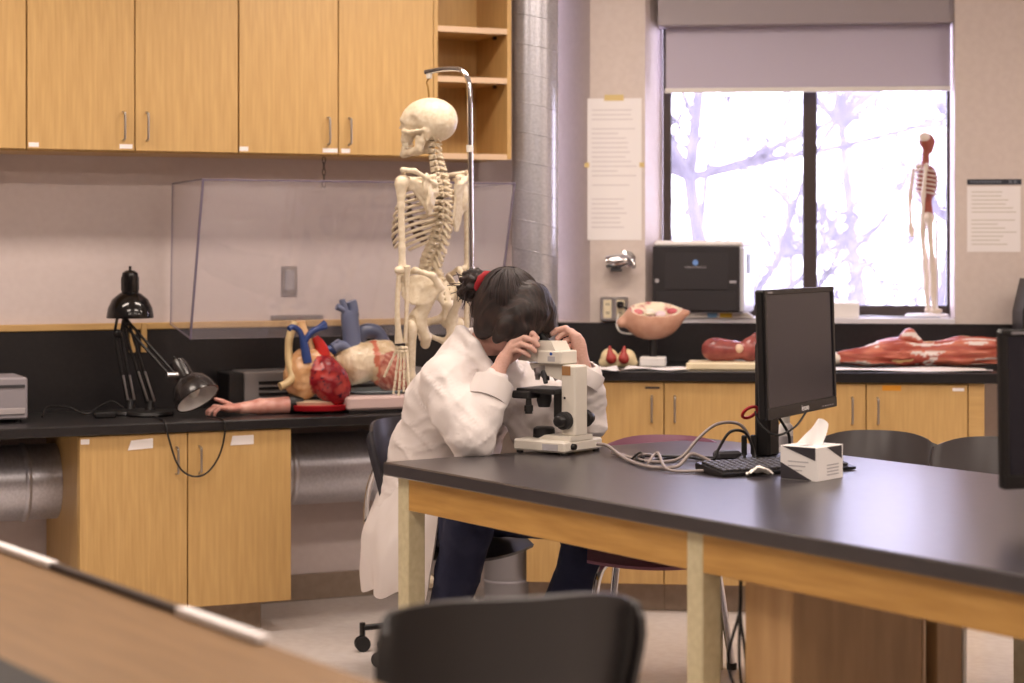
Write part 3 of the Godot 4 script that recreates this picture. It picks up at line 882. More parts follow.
func arm_model() -> void:
	var t := thing("arm_model", "pink flesh coloured model forearm and hand lying by the desk lamp", "anatomical model", LF * loc(-1.19, LC, 0.42))
	var fn := FastNoiseLite.new()
	fn.seed = 21
	fn.frequency = 22.0
	var f := Field.new(Vector3(-0.2, -0.02, -0.08), Vector3(0.17, 0.09, 0.09), 0.004)
	f.cap(Vector3(0.15, 0.032, 0.0), Vector3(0.03, 0.03, 0.0), 0.032, 0.028, 0.01)
	f.cap(Vector3(0.03, 0.03, 0.0), Vector3(-0.05, 0.026, 0.005), 0.028, 0.020, 0.01)
	f.ell(Vector3(-0.085, 0.028, 0.01), Vector3(0.04, 0.017, 0.034), 0.012)
	for k in 4:
		var z := -0.02 + k * 0.02
		var ln: float = [0.05, 0.06, 0.058, 0.045][k]
		hand_chain(f, [Vector3(-0.11, 0.03, z), Vector3(-0.11 - ln * 0.55, 0.034, z * 1.15), Vector3(-0.11 - ln, 0.018, z * 1.2), Vector3(-0.112 - ln, 0.008, z * 1.2)], 0.0085, 0.0065)
	hand_chain(f, [Vector3(-0.07, 0.035, -0.025), Vector3(-0.10, 0.05, -0.045), Vector3(-0.125, 0.058, -0.05)], 0.010, 0.0075)
	var colr := func(p: Vector3) -> Color:
		var v := fn.get_noise_3dv(p)
		return lin(206, 138, 124).lerp(lin(232, 182, 168), clampf(v + 0.5, 0, 1)).lerp(lin(186, 96, 92), clampf((p.x - 0.02) * 3.0, 0, 0.5) * clampf(v + 0.5, 0, 1))
	part(f.mesh(MB.new(), colr), "forearm_and_hand", vmat(0.3), t)
	part(MB.new().lathe([Vector2(0, 0), Vector2(0.036, 0.0), Vector2(0.038, 0.02), Vector2(0.036, 0.05), Vector2(0, 0.052)], 20, Transform3D(Basis(Vector3.FORWARD, PI / 2), Vector3(0.14, 0.036, 0.0))), "black_cuff", M.black, t)

func left_things() -> void:
	# clear shield hung below the cabinets
	var s := thing("acrylic_shield", "large clear acrylic splash shield hung in front of the mauve wall", "shield", LF * loc(-1.4, 1.063, 0.0))
	var tilt := Transform3D(Basis(Vector3.RIGHT, atan2(0.18, 0.59)), Vector3(0, 0, 0.325))
	part(MB.new().span(Vector3(0, 0, -0.003), Vector3(1.245, 0.617, 0.003), 0.0, tilt), "front_pane", M.acrylic, s)
	part(MB.new().span(Vector3(-0.0035, 0.0, -0.0045), Vector3(0.0035, 0.617, 0.0045), 0.0, tilt), "front_edge", M.acrylic_edge, s)
	part(MB.new().span(Vector3(1.238, 0.0, -0.0045), Vector3(1.245, 0.617, 0.0045), 0.0, tilt), "front_edge", M.acrylic_edge, s)
	part(MB.new().span(Vector3(0, 0.612, -0.0035), Vector3(1.245, 0.618, 0.0035), 0.0, tilt), "top_edge", M.acrylic_edge, s)
	var wing := PackedVector2Array([Vector2(-0.325, 0.0), Vector2(-0.03, 0.044), Vector2(-0.06, 0.585), Vector2(-0.505, 0.59)])
	for x in [0.0, 1.24]:
		var wg := part(MB.new().prism(wing, 0.005, Transform3D(Basis(Vector3.UP, PI / 2), Vector3(x, 0, 0))), "side_wing", M.acrylic, s)
		for e in 4:
			var p := wing[e]
			var q := wing[(e + 1) % 4]
			part(MB.new().tube([Vector3(x + 0.0025, p.y, -p.x), Vector3(x + 0.0025, q.y, -q.x)], 0.0032, 6), "wing_edge", M.acrylic_edge, wg)
	# chain
	var ch := thing("hanging_chain", "short dark chain hanging below the wall cabinet beside its stickers", "chain", LF * loc(-0.858, 1.635, 0.27))
	for k in 5:
		var y := 0.012 + k * 0.023
		var ring := []
		for i in 13:
			var a := TAU * i / 12.0
			ring.append(Vector3(0.006 * cos(a), y + 0.014 * sin(a), 0.0) if k % 2 == 0 else Vector3(0.0, y + 0.014 * sin(a), 0.006 * cos(a)))
		part(MB.new().tube(ring, 0.0022, 5, false), "link", M.frame, ch)
	# strips lying on the maple trim
	single(MB.new().span(Vector3(-0.115, 0, -0.008), Vector3(0.1, 0.02, 0.004), 0.003), "metal_ruler", M.steel, "flat grey metal ruler resting on the maple strip behind the hearts", "ruler", LF * loc(-0.875, 1.114, 0.012))
	# lamps
	desk_lamp("black desk lamp with upright gloss shade pointing straight down", LF * loc(-1.60, LC, 0.22), Vector3(-0.04, 0.30, -0.03), Vector3(-0.028, 0.43, 0.02), loc(-0.026, 0.363, 0.11), M.black_gloss)
	var hd := Transform3D(Basis(Vector3.BACK, 0.40) * Basis(Vector3.RIGHT, -0.55), Vector3(0.135, 0.07, 0.17))
	desk_lamp("black desk lamp bent low, its white reflector showing beside the model hand", LF * loc(-1.545, LC, 0.30), Vector3(-0.09, 0.345, 0.0), Vector3(0.055, 0.155, 0.12), hd, mat(rgb(40, 36, 36), 0.22))
	var cd := thing("lamp_cord", "thin black cord looping down over the base cabinet doors", "cord", LF * loc(-1.6, 0.58, 0.62))
	part(MB.new().tube(curve([Vector3(0.05, 0.208, -0.30), Vector3(0.04, 0.207, -0.10), Vector3(0.03, 0.206, -0.004), Vector3(0.04, 0.15, 0.014), Vector3(0.075, 0.05, 0.014), Vector3(0.125, 0.01, 0.014), Vector3(0.18, 0.02, 0.014), Vector3(0.225, 0.08, 0.014), Vector3(0.245, 0.16, 0.014), Vector3(0.24, 0.206, 0.004), Vector3(0.22, 0.208, -0.12)]), 0.0035, 6), "cord", M.black, cd)
	var cd2 := thing("lamp_cord", "thin black cord lying in curls along the worktop behind the lamp foot", "cord", LF * loc(-1.9, LC, 0.25))
	part(MB.new().tube(curve([Vector3(-0.03, 0.005, 0.0), Vector3(0.0, 0.035, -0.05), Vector3(0.08, 0.03, -0.08), Vector3(0.14, 0.006, -0.04), Vector3(0.19, 0.03, -0.06), Vector3(0.25, 0.045, -0.08), Vector3(0.29, 0.006, -0.02)]), 0.004, 6), "cord", M.black, cd2)
	single(MB.new().span(Vector3(-0.04, 0, -0.02), Vector3(0.04, 0.022, 0.02), 0.005), "cord_switch", M.black, "small black inline cord switch on the left worktop", "switch", LF * loc(-1.72, LC, 0.33))
	# grey instrument on the far left
	var g := thing("grey_instrument", "light grey metal instrument case standing at the end of left worktop", "instrument", LF * loc(-2.16, LC, 0.28))
	part(MB.new().span(Vector3(-0.2, 0.012, -0.13), Vector3(0.15, 0.16, 0.12), 0.006), "case", mat(rgb(150, 144, 150), 0.4), g)
	part(MB.new().span(Vector3(-0.2, 0.03, 0.12), Vector3(0.14, 0.052, 0.124), 0.002), "trim_strip", mat(rgb(176, 168, 170), 0.4), g)
	part(MB.new().span(Vector3(-0.2, 0.125, 0.12), Vector3(0.14, 0.135, 0.124), 0.001), "lid_seam", M.dark_grey, g)
	for q in [[-0.17, -0.1], [0.12, -0.1], [-0.17, 0.09], [0.12, 0.09]]:
		part(MB.new().lathe([Vector2(0, 0), Vector2(0.012, 0), Vector2(0.012, 0.012), Vector2(0, 0.012)], 12, loc(q[0], 0, q[1])), "foot", M.black, g)
	# silver apparatus behind the hearts
	var a := thing("vented_apparatus", "low silver apparatus with slotted front standing behind the heart models", "instrument", LF * loc(-0.80, LC, 0.15))
	part(MB.new().span(Vector3(-0.36, 0.01, -0.11), Vector3(0.38, 0.145, 0.06), 0.005), "case", mat(rgb(150, 146, 146), 0.35, 0.5), a)
	part(MB.new().span(Vector3(-0.42, 0.006, -0.10), Vector3(-0.36, 0.142, 0.065), 0.004), "end_cap", M.black, a)
	for k in 4:
		part(MB.new().span(Vector3(-0.30, 0.03 + k * 0.022, 0.06), Vector3(0.34, 0.042 + k * 0.022, 0.0625)), "slot", M.black, a)
	part(MB.new().span(Vector3(-0.34, 0, -0.1), Vector3(0.36, 0.01, 0.05)), "foot", M.black, a)
	arm_model()
	heart_red()
	heart_big()

# ---------------------------------------------------------------- window side
func right_things() -> void:
	var st := thing("paper_stack", "stack of papers and coloured folders under the printer", "papers", RF * loc(0.83, 1.114, -0.08))
	var cols := [rgb(226, 220, 214), rgb(206, 198, 190), rgb(232, 228, 226)]
	for k in 3:
		part(MB.new().span(Vector3(-0.2 + 0.006 * k, k * 0.007, -0.09), Vector3(0.215 - 0.008 * k, k * 0.007 + 0.0065, 0.105), 0.001), "sheaf", mat(cols[k], 0.8), st)
	part(MB.new().span(Vector3(0.08, 0.001, 0.105), Vector3(0.13, 0.02, 0.107)), "yellow_tab", mat(rgb(226, 190, 70), 0.7), st)
	part(MB.new().span(Vector3(0.03, 0.001, 0.105), Vector3(0.07, 0.02, 0.107)), "blue_tab", mat(rgb(120, 160, 196), 0.7), st)
	var p := thing("laser_printer", "boxy printer with black front and white lid on the window sill", "printer", RF * loc(0.842, 1.135, -0.06, -12.0))
	part(MB.new().span(Vector3(-0.19, 0.0, -0.11), Vector3(0.19, 0.27, 0.10), 0.008), "body", mat(rgb(206, 206, 214), 0.4), p)
	part(MB.new().span(Vector3(-0.185, 0.268, -0.11), Vector3(0.187, 0.295, 0.102), 0.01), "lid", M.white, p)
	var fr := part(MB.new().span(Vector3(-0.188, 0.004, 0.10), Vector3(0.175, 0.272, 0.116), 0.004), "front_panel", mat(rgb(40, 37, 40), 0.4), p)
	for r in [[-0.135, 0.095, 0.13, 0.245], [-0.17, 0.01, 0.16, 0.088]]:
		part(MB.new().span(Vector3(r[0], r[1], 0.116), Vector3(r[2], r[3], 0.119), 0.002), "drawer_face", mat(rgb(46, 43, 46), 0.42), fr)
	part(MB.new().lathe([Vector2(0, 0), Vector2(0.012, 0), Vector2(0.012, 0.001), Vector2(0, 0.001)], 16, Transform3D(Basis(Vector3.RIGHT, PI / 2), Vector3(-0.006, 0.205, 0.119))), "emblem", mat(rgb(110, 150, 210), 0.5), fr)
	text("KONICA MINOLTA", 0.011, M.paper_grey, fr, loc(-0.006, 0.186, 0.1195))
	part(MB.new().lathe([Vector2(0, 0), Vector2(0.009, 0), Vector2(0.009, 0.003), Vector2(0, 0.003)], 14, Transform3D(Basis(Vector3.RIGHT, PI / 2), Vector3(-0.168, 0.13, 0.116))), "button", M.paper_grey, fr)
	part(MB.new().span(Vector3(0.135, 0.122, 0.116), Vector3(0.163, 0.132, 0.1165)), "model_plate", M.paper_grey, fr)
	part(MB.new().span(Vector3(0.19, 0.16, -0.03), Vector3(0.193, 0.24, 0.03), 0.001), "side_grip", M.dark_grey, p)
	# pelvis bowl on a stand
	var b := thing("pelvis_model", "flesh coloured pelvic bowl model with red and cream inside on a black post", "anatomical model", RF * loc(0.648, RC, 0.28))
	part(MB.new().span(Vector3(-0.052, 0, -0.045), Vector3(0.052, 0.038, 0.045), 0.004), "stand_block", M.white, b)
	part(MB.new().tube([Vector3(0, 0.036, 0), Vector3(0, 0.125, 0)], 0.016, 14), "post", M.black, b)
	var fn := FastNoiseLite.new()
	fn.seed = 3
	fn.frequency = 20.0
	var f := Field.new(Vector3(-0.17, 0.09, -0.12), Vector3(0.17, 0.25, 0.12), 0.005)
	f.ell(Vector3(0.0, 0.19, 0.0), Vector3(0.115, 0.085, 0.085), 0.01, Basis(Vector3.BACK, 0.1))
	f.cap(Vector3(0.08, 0.2, 0.0), Vector3(0.135, 0.215, 0.0), 0.03, 0.012, 0.03)
	f.cap(Vector3(-0.09, 0.19, 0.0), Vector3(-0.125, 0.18, 0.02), 0.025, 0.02, 0.02)
	f.ell(Vector3(0.01, 0.235, 0.0), Vector3(0.10, 0.03, 0.07), -0.006)
	f.ell(Vector3(0.0, 0.29, 0.0), Vector3(0.2, 0.062, 0.2), -0.004)
	var colr := func(q: Vector3) -> Color:
		var v := fn.get_noise_3dv(q)
		var hollow := ((q - Vector3(0.01, 0.235, 0.0)) / Vector3(0.104, 0.034, 0.074)).length() < 1.0
		if hollow:
			return lin(234, 222, 196).lerp(lin(190, 96, 100), smoothstep(0.0, 0.4, v))
		return lin(196, 146, 122).lerp(lin(210, 164, 140), clampf(v + 0.5, 0, 1))
	var bowl := part(f.mesh(MB.new(), colr), "pelvic_bowl", vmat(0.4), b)
	bowl.transform = Transform3D(Basis.IDENTITY, Vector3(0, 0.19, 0)) * Transform3D(Basis(Vector3.RIGHT, 0.38), Vector3.ZERO) * Transform3D(Basis.IDENTITY, Vector3(0, -0.19, 0))
	for k in 4:
		part(MB.new().ell(Vector3(-0.06 + 0.045 * k, 0.213 + 0.004 * (k % 2), -0.01 + 0.01 * (k % 3)), Vector3(0.022, 0.012, 0.02), 12), "organ", mat([rgb(206, 120, 120), rgb(238, 228, 212), rgb(230, 206, 212), rgb(190, 84, 90)][k], 0.35), bowl)
	# small sectioned model
	var s := thing("sectioned_model", "small cream block model with two red sections on the window worktop", "anatomical model", RF * loc(0.512, RC, 0.33))
	var sf := Field.new(Vector3(-0.09, -0.01, -0.05), Vector3(0.09, 0.11, 0.06), 0.005)
	sf.ell(Vector3(-0.035, 0.035, 0.0), Vector3(0.035, 0.038, 0.03), 0.01)
	sf.ell(Vector3(0.035, 0.035, 0.0), Vector3(0.035, 0.036, 0.03), 0.01)
	sf.cap(Vector3(-0.06, 0.015, 0), Vector3(0.06, 0.015, 0), 0.018, 0.018, 0.01)
	part(sf.mesh(MB.new()), "block", mat(rgb(226, 206, 164), 0.45), s)
	for k in [-1, 1]:
		var rf := Field.new(Vector3(-0.04, 0, -0.03), Vector3(0.04, 0.11, 0.06), 0.004)
		rf.cap(Vector3(0, 0.03, 0.022), Vector3(0.004 * k, 0.075, 0.012), 0.018, 0.006, 0.008)
		rf.ell(Vector3(0.004, 0.03, 0.024), Vector3(0.02, 0.022, 0.012), 0.01)
		var rp := part(rf.mesh(MB.new()), "red_section", mat(rgb(160, 52, 46), 0.4), s)
		rp.position = Vector3(0.025 * k - 0.004, 0.004, 0.002)
	# papers lying on the worktop
	var k2 := 0
	for q in [[0.47, 0.53, 0.05, 0.20, 6.0, "loose white sheet beside the small sectioned model"], [0.67, 0.50, 0.12, 0.13, -8.0, "loose white sheet in front of the pelvis stand"], [1.62, 0.46, 0.30, 0.17, 2.0, "long white sheet spread under the leg model"]]:
		var sh := []
		for i in 7:
			var row := []
			for j in 9:
				var u := -1.0 + 2.0 * j / 8.0
				var w := -1.0 + 2.0 * i / 6.0
				row.append(Vector3(u * q[2] * 1.05, 0.004 + 0.003 * sin(u * 4.0 + w * 2.0 + k2) + 0.002 * w * w, w * q[3] * 0.55))
			sh.append(row)
		single(MB.new().sheet(sh, 0.0015), "paper_sheet", M.paper, q[5], "paper", RF * loc(q[0], RC, q[1], q[4]), "sheets of paper on the window worktop")
		k2 += 1
	# organ on a slab
	var sl := thing("specimen_slab", "flat cream slab under the dark red organ model", "slab", RF * loc(0.915, RC, 0.40, -2))
	part(MB.new().span(Vector3(-0.128, 0, -0.09), Vector3(0.15, 0.028, 0.11), 0.005), "slab", mat(rgb(228, 212, 178), 0.5), sl)
	var og := thing("organ_model", "dark red lobed organ model lying on a cream slab", "anatomical model", RF * loc(0.92, RC + 0.028, 0.38))
	var of := Field.new(Vector3(-0.11, -0.02, -0.08), Vector3(0.2, 0.14, 0.09), 0.005)
	of.ell(Vector3(-0.025, 0.045, 0.0), Vector3(0.055, 0.047, 0.045), 0.01)
	of.ell(Vector3(0.03, 0.042, 0.0), Vector3(0.06, 0.042, 0.045), 0.02)
	of.ell(Vector3(0.11, 0.045, 0.0), Vector3(0.04, 0.05, 0.035), 0.02)
	of.cap(Vector3(0.12, 0.06, 0), Vector3(0.13, 0.10, 0), 0.02, 0.012, 0.02)
	var oc := func(q: Vector3) -> Color:
		return lin(120, 56, 54).lerp(lin(166, 92, 86), clampf(fn.get_noise_3dv(q * 0.7) + 0.5, 0, 1))
	part(of.mesh(MB.new(), oc), "organ", vmat(0.25), og)
	part(MB.new().ell(Vector3(0.068, 0.052, 0.036), Vector3(0.016, 0.018, 0.012), 12), "cream_lobe", mat(rgb(232, 204, 176), 0.4), og)
	# leg muscle model
	var lg := thing("leg_model", "red and white muscle leg model lying along the window worktop", "anatomical model", RF * loc(1.70, RC + 0.006, 0.29))
	var lf := Field.new(Vector3(-0.36, -0.02, -0.1), Vector3(0.36, 0.16, 0.11), 0.006)
	lf.chain([Vector3(-0.32, 0.035, 0), Vector3(-0.20, 0.042, 0), Vector3(-0.08, 0.052, 0), Vector3(0.02, 0.05, 0)], [0.024, 0.038, 0.05, 0.045], 0.02)
	lf.chain([Vector3(0.02, 0.05, 0), Vector3(0.14, 0.058, 0), Vector3(0.29, 0.058, 0)], [0.045, 0.055, 0.052], 0.02)
	lf.ell(Vector3(-0.10, 0.075, 0.0), Vector3(0.09, 0.035, 0.04), 0.02)
	lf.ell(Vector3(0.20, 0.085, 0.01), Vector3(0.10, 0.03, 0.05), 0.02)
	var ln := FastNoiseLite.new()
	ln.seed = 14
	ln.frequency = 9.0
	ln.fractal_octaves = 2
	lf.bump(func(q: Vector3) -> float: return 0.008 * ln.get_noise_3dv(q * Vector3(0.5, 4, 4)))
	var lc := func(q: Vector3) -> Color:
		var v := ln.get_noise_3dv(q * Vector3(0.35, 2.6, 2.6))
		var knee := absf(q.x - 0.02) < 0.05 and v > -0.2
		if v > 0.24 or (knee and ln.get_noise_3dv(q * 3.0) > 0.05):
			return lin(224, 212, 206)
		if v < -0.6:
			return lin(216, 186, 130)
		return lin(160, 72, 56).lerp(lin(204, 124, 100), clampf(v * 2.0 + 0.5, 0, 1))
	part(lf.mesh(MB.new(), lc), "leg_muscles", vmat(0.35), lg)
	var fl := Field.new(Vector3(-0.13, 0.05, -0.05), Vector3(0.02, 0.17, 0.06), 0.005)
	fl.cap(Vector3(0.0, 0.085, 0.01), Vector3(-0.05, 0.122, 0.0), 0.014, 0.026, 0.01)
	fl.cap(Vector3(-0.05, 0.122, 0.0), Vector3(-0.078, 0.10, 0.0), 0.026, 0.022, 0.01)
	part(fl.mesh(MB.new(), lc), "muscle_flap", vmat(0.35), lg)
	part(MB.new().ell(Vector3(-0.335, 0.03, 0), Vector3(0.03, 0.026, 0.03), 12), "ankle_joint", mat(rgb(226, 214, 200), 0.4), lg)
	part(MB.new().lathe([Vector2(0, 0), Vector2(0.058, 0), Vector2(0.056, 0.01), Vector2(0, 0.01)], 24, Transform3D(Basis(Vector3.FORWARD, PI / 2 - 0.35), Vector3(0.305, 0.062, 0))), "cut_face", mat(rgb(226, 216, 222), 0.4), lg)
	# black equipment at the right end
	var eq := thing("black_loudspeaker", "narrow black loudspeaker box at the right end of window worktop", "loudspeaker", RF * loc(2.17, RC, 0.2, 6))
	part(MB.new().prism(PackedVector2Array([Vector2(-0.09, 0), Vector2(0.1, 0), Vector2(0.1, 0.34), Vector2(-0.06, 0.35), Vector2(-0.09, 0.22)]), 0.16, loc(0, 0, -0.1)), "case", M.black, eq)
	part(MB.new().span(Vector3(-0.05, 0.05, 0.06), Vector3(0.08, 0.3, 0.066), 0.003), "grille", M.dark_grey, eq)
	# small muscle figure on the sill
	var fg := thing("muscle_figure", "small half skeleton half muscle figure on a white stand in the window", "anatomical model", RF * loc(1.755, 1.114, -0.1, 20))
	part(MB.new().lathe([Vector2(0, 0), Vector2(0.085, 0), Vector2(0.09, 0.008), Vector2(0.08, 0.016), Vector2(0.0, 0.02)], 28, Transform3D(Basis.from_scale(Vector3(1.05, 1, 0.75)), Vector3(0, 0, 0))), "stand_base", M.white, fg)
	part(MB.new().tube([Vector3(0.045, 0.015, 0), Vector3(0.045, 0.40, 0)], 0.006, 8), "stand_rod", M.white_plastic, fg)
	var bone := mat(rgb(222, 208, 190), 0.5)
	var meat := mat(rgb(146, 74, 58), 0.5)
	var hf := Field.new(Vector3(-0.07, 0.62, -0.06), Vector3(0.07, 0.79, 0.06), 0.004)
	hf.ell(Vector3(0.0, 0.725, 0.0), Vector3(0.034, 0.034, 0.028), 0.006)
	hf.cap(Vector3(0.012, 0.70, 0), Vector3(0.016, 0.685, 0), 0.02, 0.012, 0.01)
	hf.cap(Vector3(-0.002, 0.70, 0), Vector3(-0.006, 0.63, 0), 0.014, 0.016, 0.012)
	part(hf.mesh(MB.new()), "head", meat, fg)
	part(MB.new().ell(Vector3(-0.012, 0.738, 0.004), Vector3(0.026, 0.024, 0.028), 12), "skull_cap", bone, fg)
	var tf := Field.new(Vector3(-0.09, 0.38, -0.08), Vector3(0.09, 0.66, 0.08), 0.005)
	tf.ell(Vector3(0.0, 0.555, 0.0), Vector3(0.042, 0.075, 0.045), 0.01)
	tf.cap(Vector3(0.0, 0.48, 0), Vector3(0.005, 0.42, 0), 0.02, 0.022, 0.015)
	part(tf.mesh(MB.new()), "torso", meat, fg)
	for k in 6:
		var y := 0.60 - k * 0.018
		var ring := []
		for i in 15:
			var a := PI * 0.1 + TAU * 0.9 * i / 14.0
			ring.append(Vector3(0.047 * cos(a), y - 0.008 * cos(a), 0.05 * sin(a)))
		part(MB.new().tube(ring, 0.004, 5), "rib", bone, fg)
	part(MB.new().tube(curve([Vector3(-0.025, 0.62, 0.04), Vector3(0.0, 0.628, 0.0), Vector3(-0.025, 0.62, -0.04)]), 0.009, 8), "shoulder_girdle", bone, fg)
	for sd in [-1, 1]:
		part(MB.new().tube(curve([Vector3(-0.03, 0.615, 0.055 * sd), Vector3(-0.045, 0.50, 0.062 * sd), Vector3(-0.045, 0.40, 0.058 * sd), Vector3(-0.042, 0.33, 0.05 * sd)]), [0.012, 0.009, 0.008, 0.008, 0.008, 0.009, 0.011, 0.009, 0.008, 0.007, 0.007, 0.007, 0.006, 0.008, 0.012, 0.014, 0.012, 0.009, 0.005], 7), "arm", bone, fg)
		part(MB.new().tube(curve([Vector3(0.0, 0.40, 0.03 * sd), Vector3(0.0, 0.32, 0.035 * sd), Vector3(0.012, 0.21, 0.03 * sd), Vector3(0.015, 0.10, 0.028 * sd), Vector3(0.018, 0.035, 0.028 * sd)]), [0.018, 0.016, 0.014, 0.013, 0.012, 0.012, 0.012, 0.011, 0.011, 0.012, 0.013, 0.016, 0.018, 0.016, 0.014, 0.015, 0.016, 0.016, 0.014, 0.012, 0.010, 0.010, 0.010, 0.010, 0.012], 8), "leg", bone, fg)
		part(MB.new().ell(Vector3(0.03, 0.028, 0.028 * sd), Vector3(0.028, 0.012, 0.012), 10), "foot", bone, fg)
	part(MB.new().ell(Vector3(0.0, 0.405, 0.0), Vector3(0.03, 0.03, 0.048), 14), "pelvis", bone, fg)
	# white cable and stuff on sill
	var ca := thing("sill_cable", "thin pale cable lying in a curve on the window sill", "cable", RF * loc(1.5, 1.116, -0.02))
	part(MB.new().tube(curve([Vector3(-0.1, 0.003, -0.05), Vector3(0.02, 0.003, -0.1), Vector3(0.1, 0.003, -0.02), Vector3(0.17, 0.003, 0.015), Vector3(0.3, 0.004, 0.015)]), 0.004, 6), "cable", mat(rgb(190, 196, 214), 0.5), ca)
	single(MB.new().span(Vector3(-0.09, 0, -0.05), Vector3(0.15, 0.062, 0.07), 0.003), "white_carton", M.white, "low white carton on the window sill behind the monitor", "carton", RF * loc(1.33, 1.114, -0.09, -3))

# ---------------------------------------------------------------- the big table
func big_table() -> void:
	var t := thing("lab_table", "long black topped lab table with maple apron and cream legs", "table", TF)
	part(MB.new().span(Vector3(0, TT - 0.04, -1.28), Vector3(3.0, TT, 0), 0.004), "table_top", M.top, t)
	for x in [0.045, 1.40, 2.88]:
		for z in [-0.085, -1.255]:
			part(MB.new().span(Vector3(x, 0, z), Vector3(x + 0.06, TT - 0.04, z + 0.06), 0.003), "leg", M.cream, t)
	for r in [[0.105, 1.40], [1.46, 2.88]]:
		for z in [-0.05, -1.253]:
			part(MB.new().span(Vector3(r[0], TT - 0.137, z), Vector3(r[1], TT - 0.04, z + 0.024), 0.002), "apron", M.apron, t)
	for x in [0.06, 2.90]:
		part(MB.new().span(Vector3(x, TT - 0.137, -1.195), Vector3(x + 0.024, TT - 0.04, -0.085), 0.002), "end_apron", M.apron, t)
	# pedestal under the table
	var p := thing("pedestal_cabinet", "plywood pedestal cabinet standing under the lab table beside hanging cables", "cabinet", TF * loc(1.66, 0, -0.11))
	part(MB.new().span(Vector3(-0.14, 0.0, -0.44), Vector3(0.018, 0.70, -0.012), 0.002), "body", M.ply, p)
	part(MB.new().span(Vector3(-0.142, 0.0, -0.012), Vector3(0.02, 0.70, 0.0), 0.002), "front_panel", tex_mat(noise_tex(41, 0.015, rgb(176, 138, 92), rgb(198, 160, 112), 5), Vector3(4, 0.6, 4), 0.5), p)
	part(MB.new().span(Vector3(0.018, 0.24, -0.018), Vector3(0.026, 0.31, -0.012), 0.001), "catch", M.frame, p)
	part(MB.new().span(Vector3(0.0, 0.0, -0.449), Vector3(0.022, 0.70, -0.441), 0.001), "edge_strip", M.shelf_edge, p)
	var q := thing("support_post", "brown wooden support post under the lab table behind the pedestal", "post", TF * loc(1.66, 0, -0.61))
	part(MB.new().span(Vector3(-0.06, 0, -0.07), Vector3(0.03, 0.70, 0.02), 0.002), "post", M.ply, q)
	part(MB.new().span(Vector3(0.02, 0, -0.082), Vector3(0.034, 0.70, -0.071), 0.001), "edge_strip", M.white_plastic, q)
	var hc := thing("hanging_cables", "bundle of black cables hanging down under the lab table", "cables", TF * loc(1.49, 0.02, -0.14))
	for k in 5:
		var s := 0.02 * (k - 2)
		part(MB.new().tube(curve([Vector3(s, 0.70, 0.0), Vector3(s * 0.4 - 0.006, 0.52, 0.008 * (k % 3)), Vector3(s * 1.7 + 0.008 * (k % 2), 0.36, 0.0), Vector3(-s * 0.8, 0.2, 0.01), Vector3(s * 2.0, 0.06, 0.0), Vector3(s * 3.0, 0.0, 0.02)]), 0.004, 6), "cable", M.black, hc)

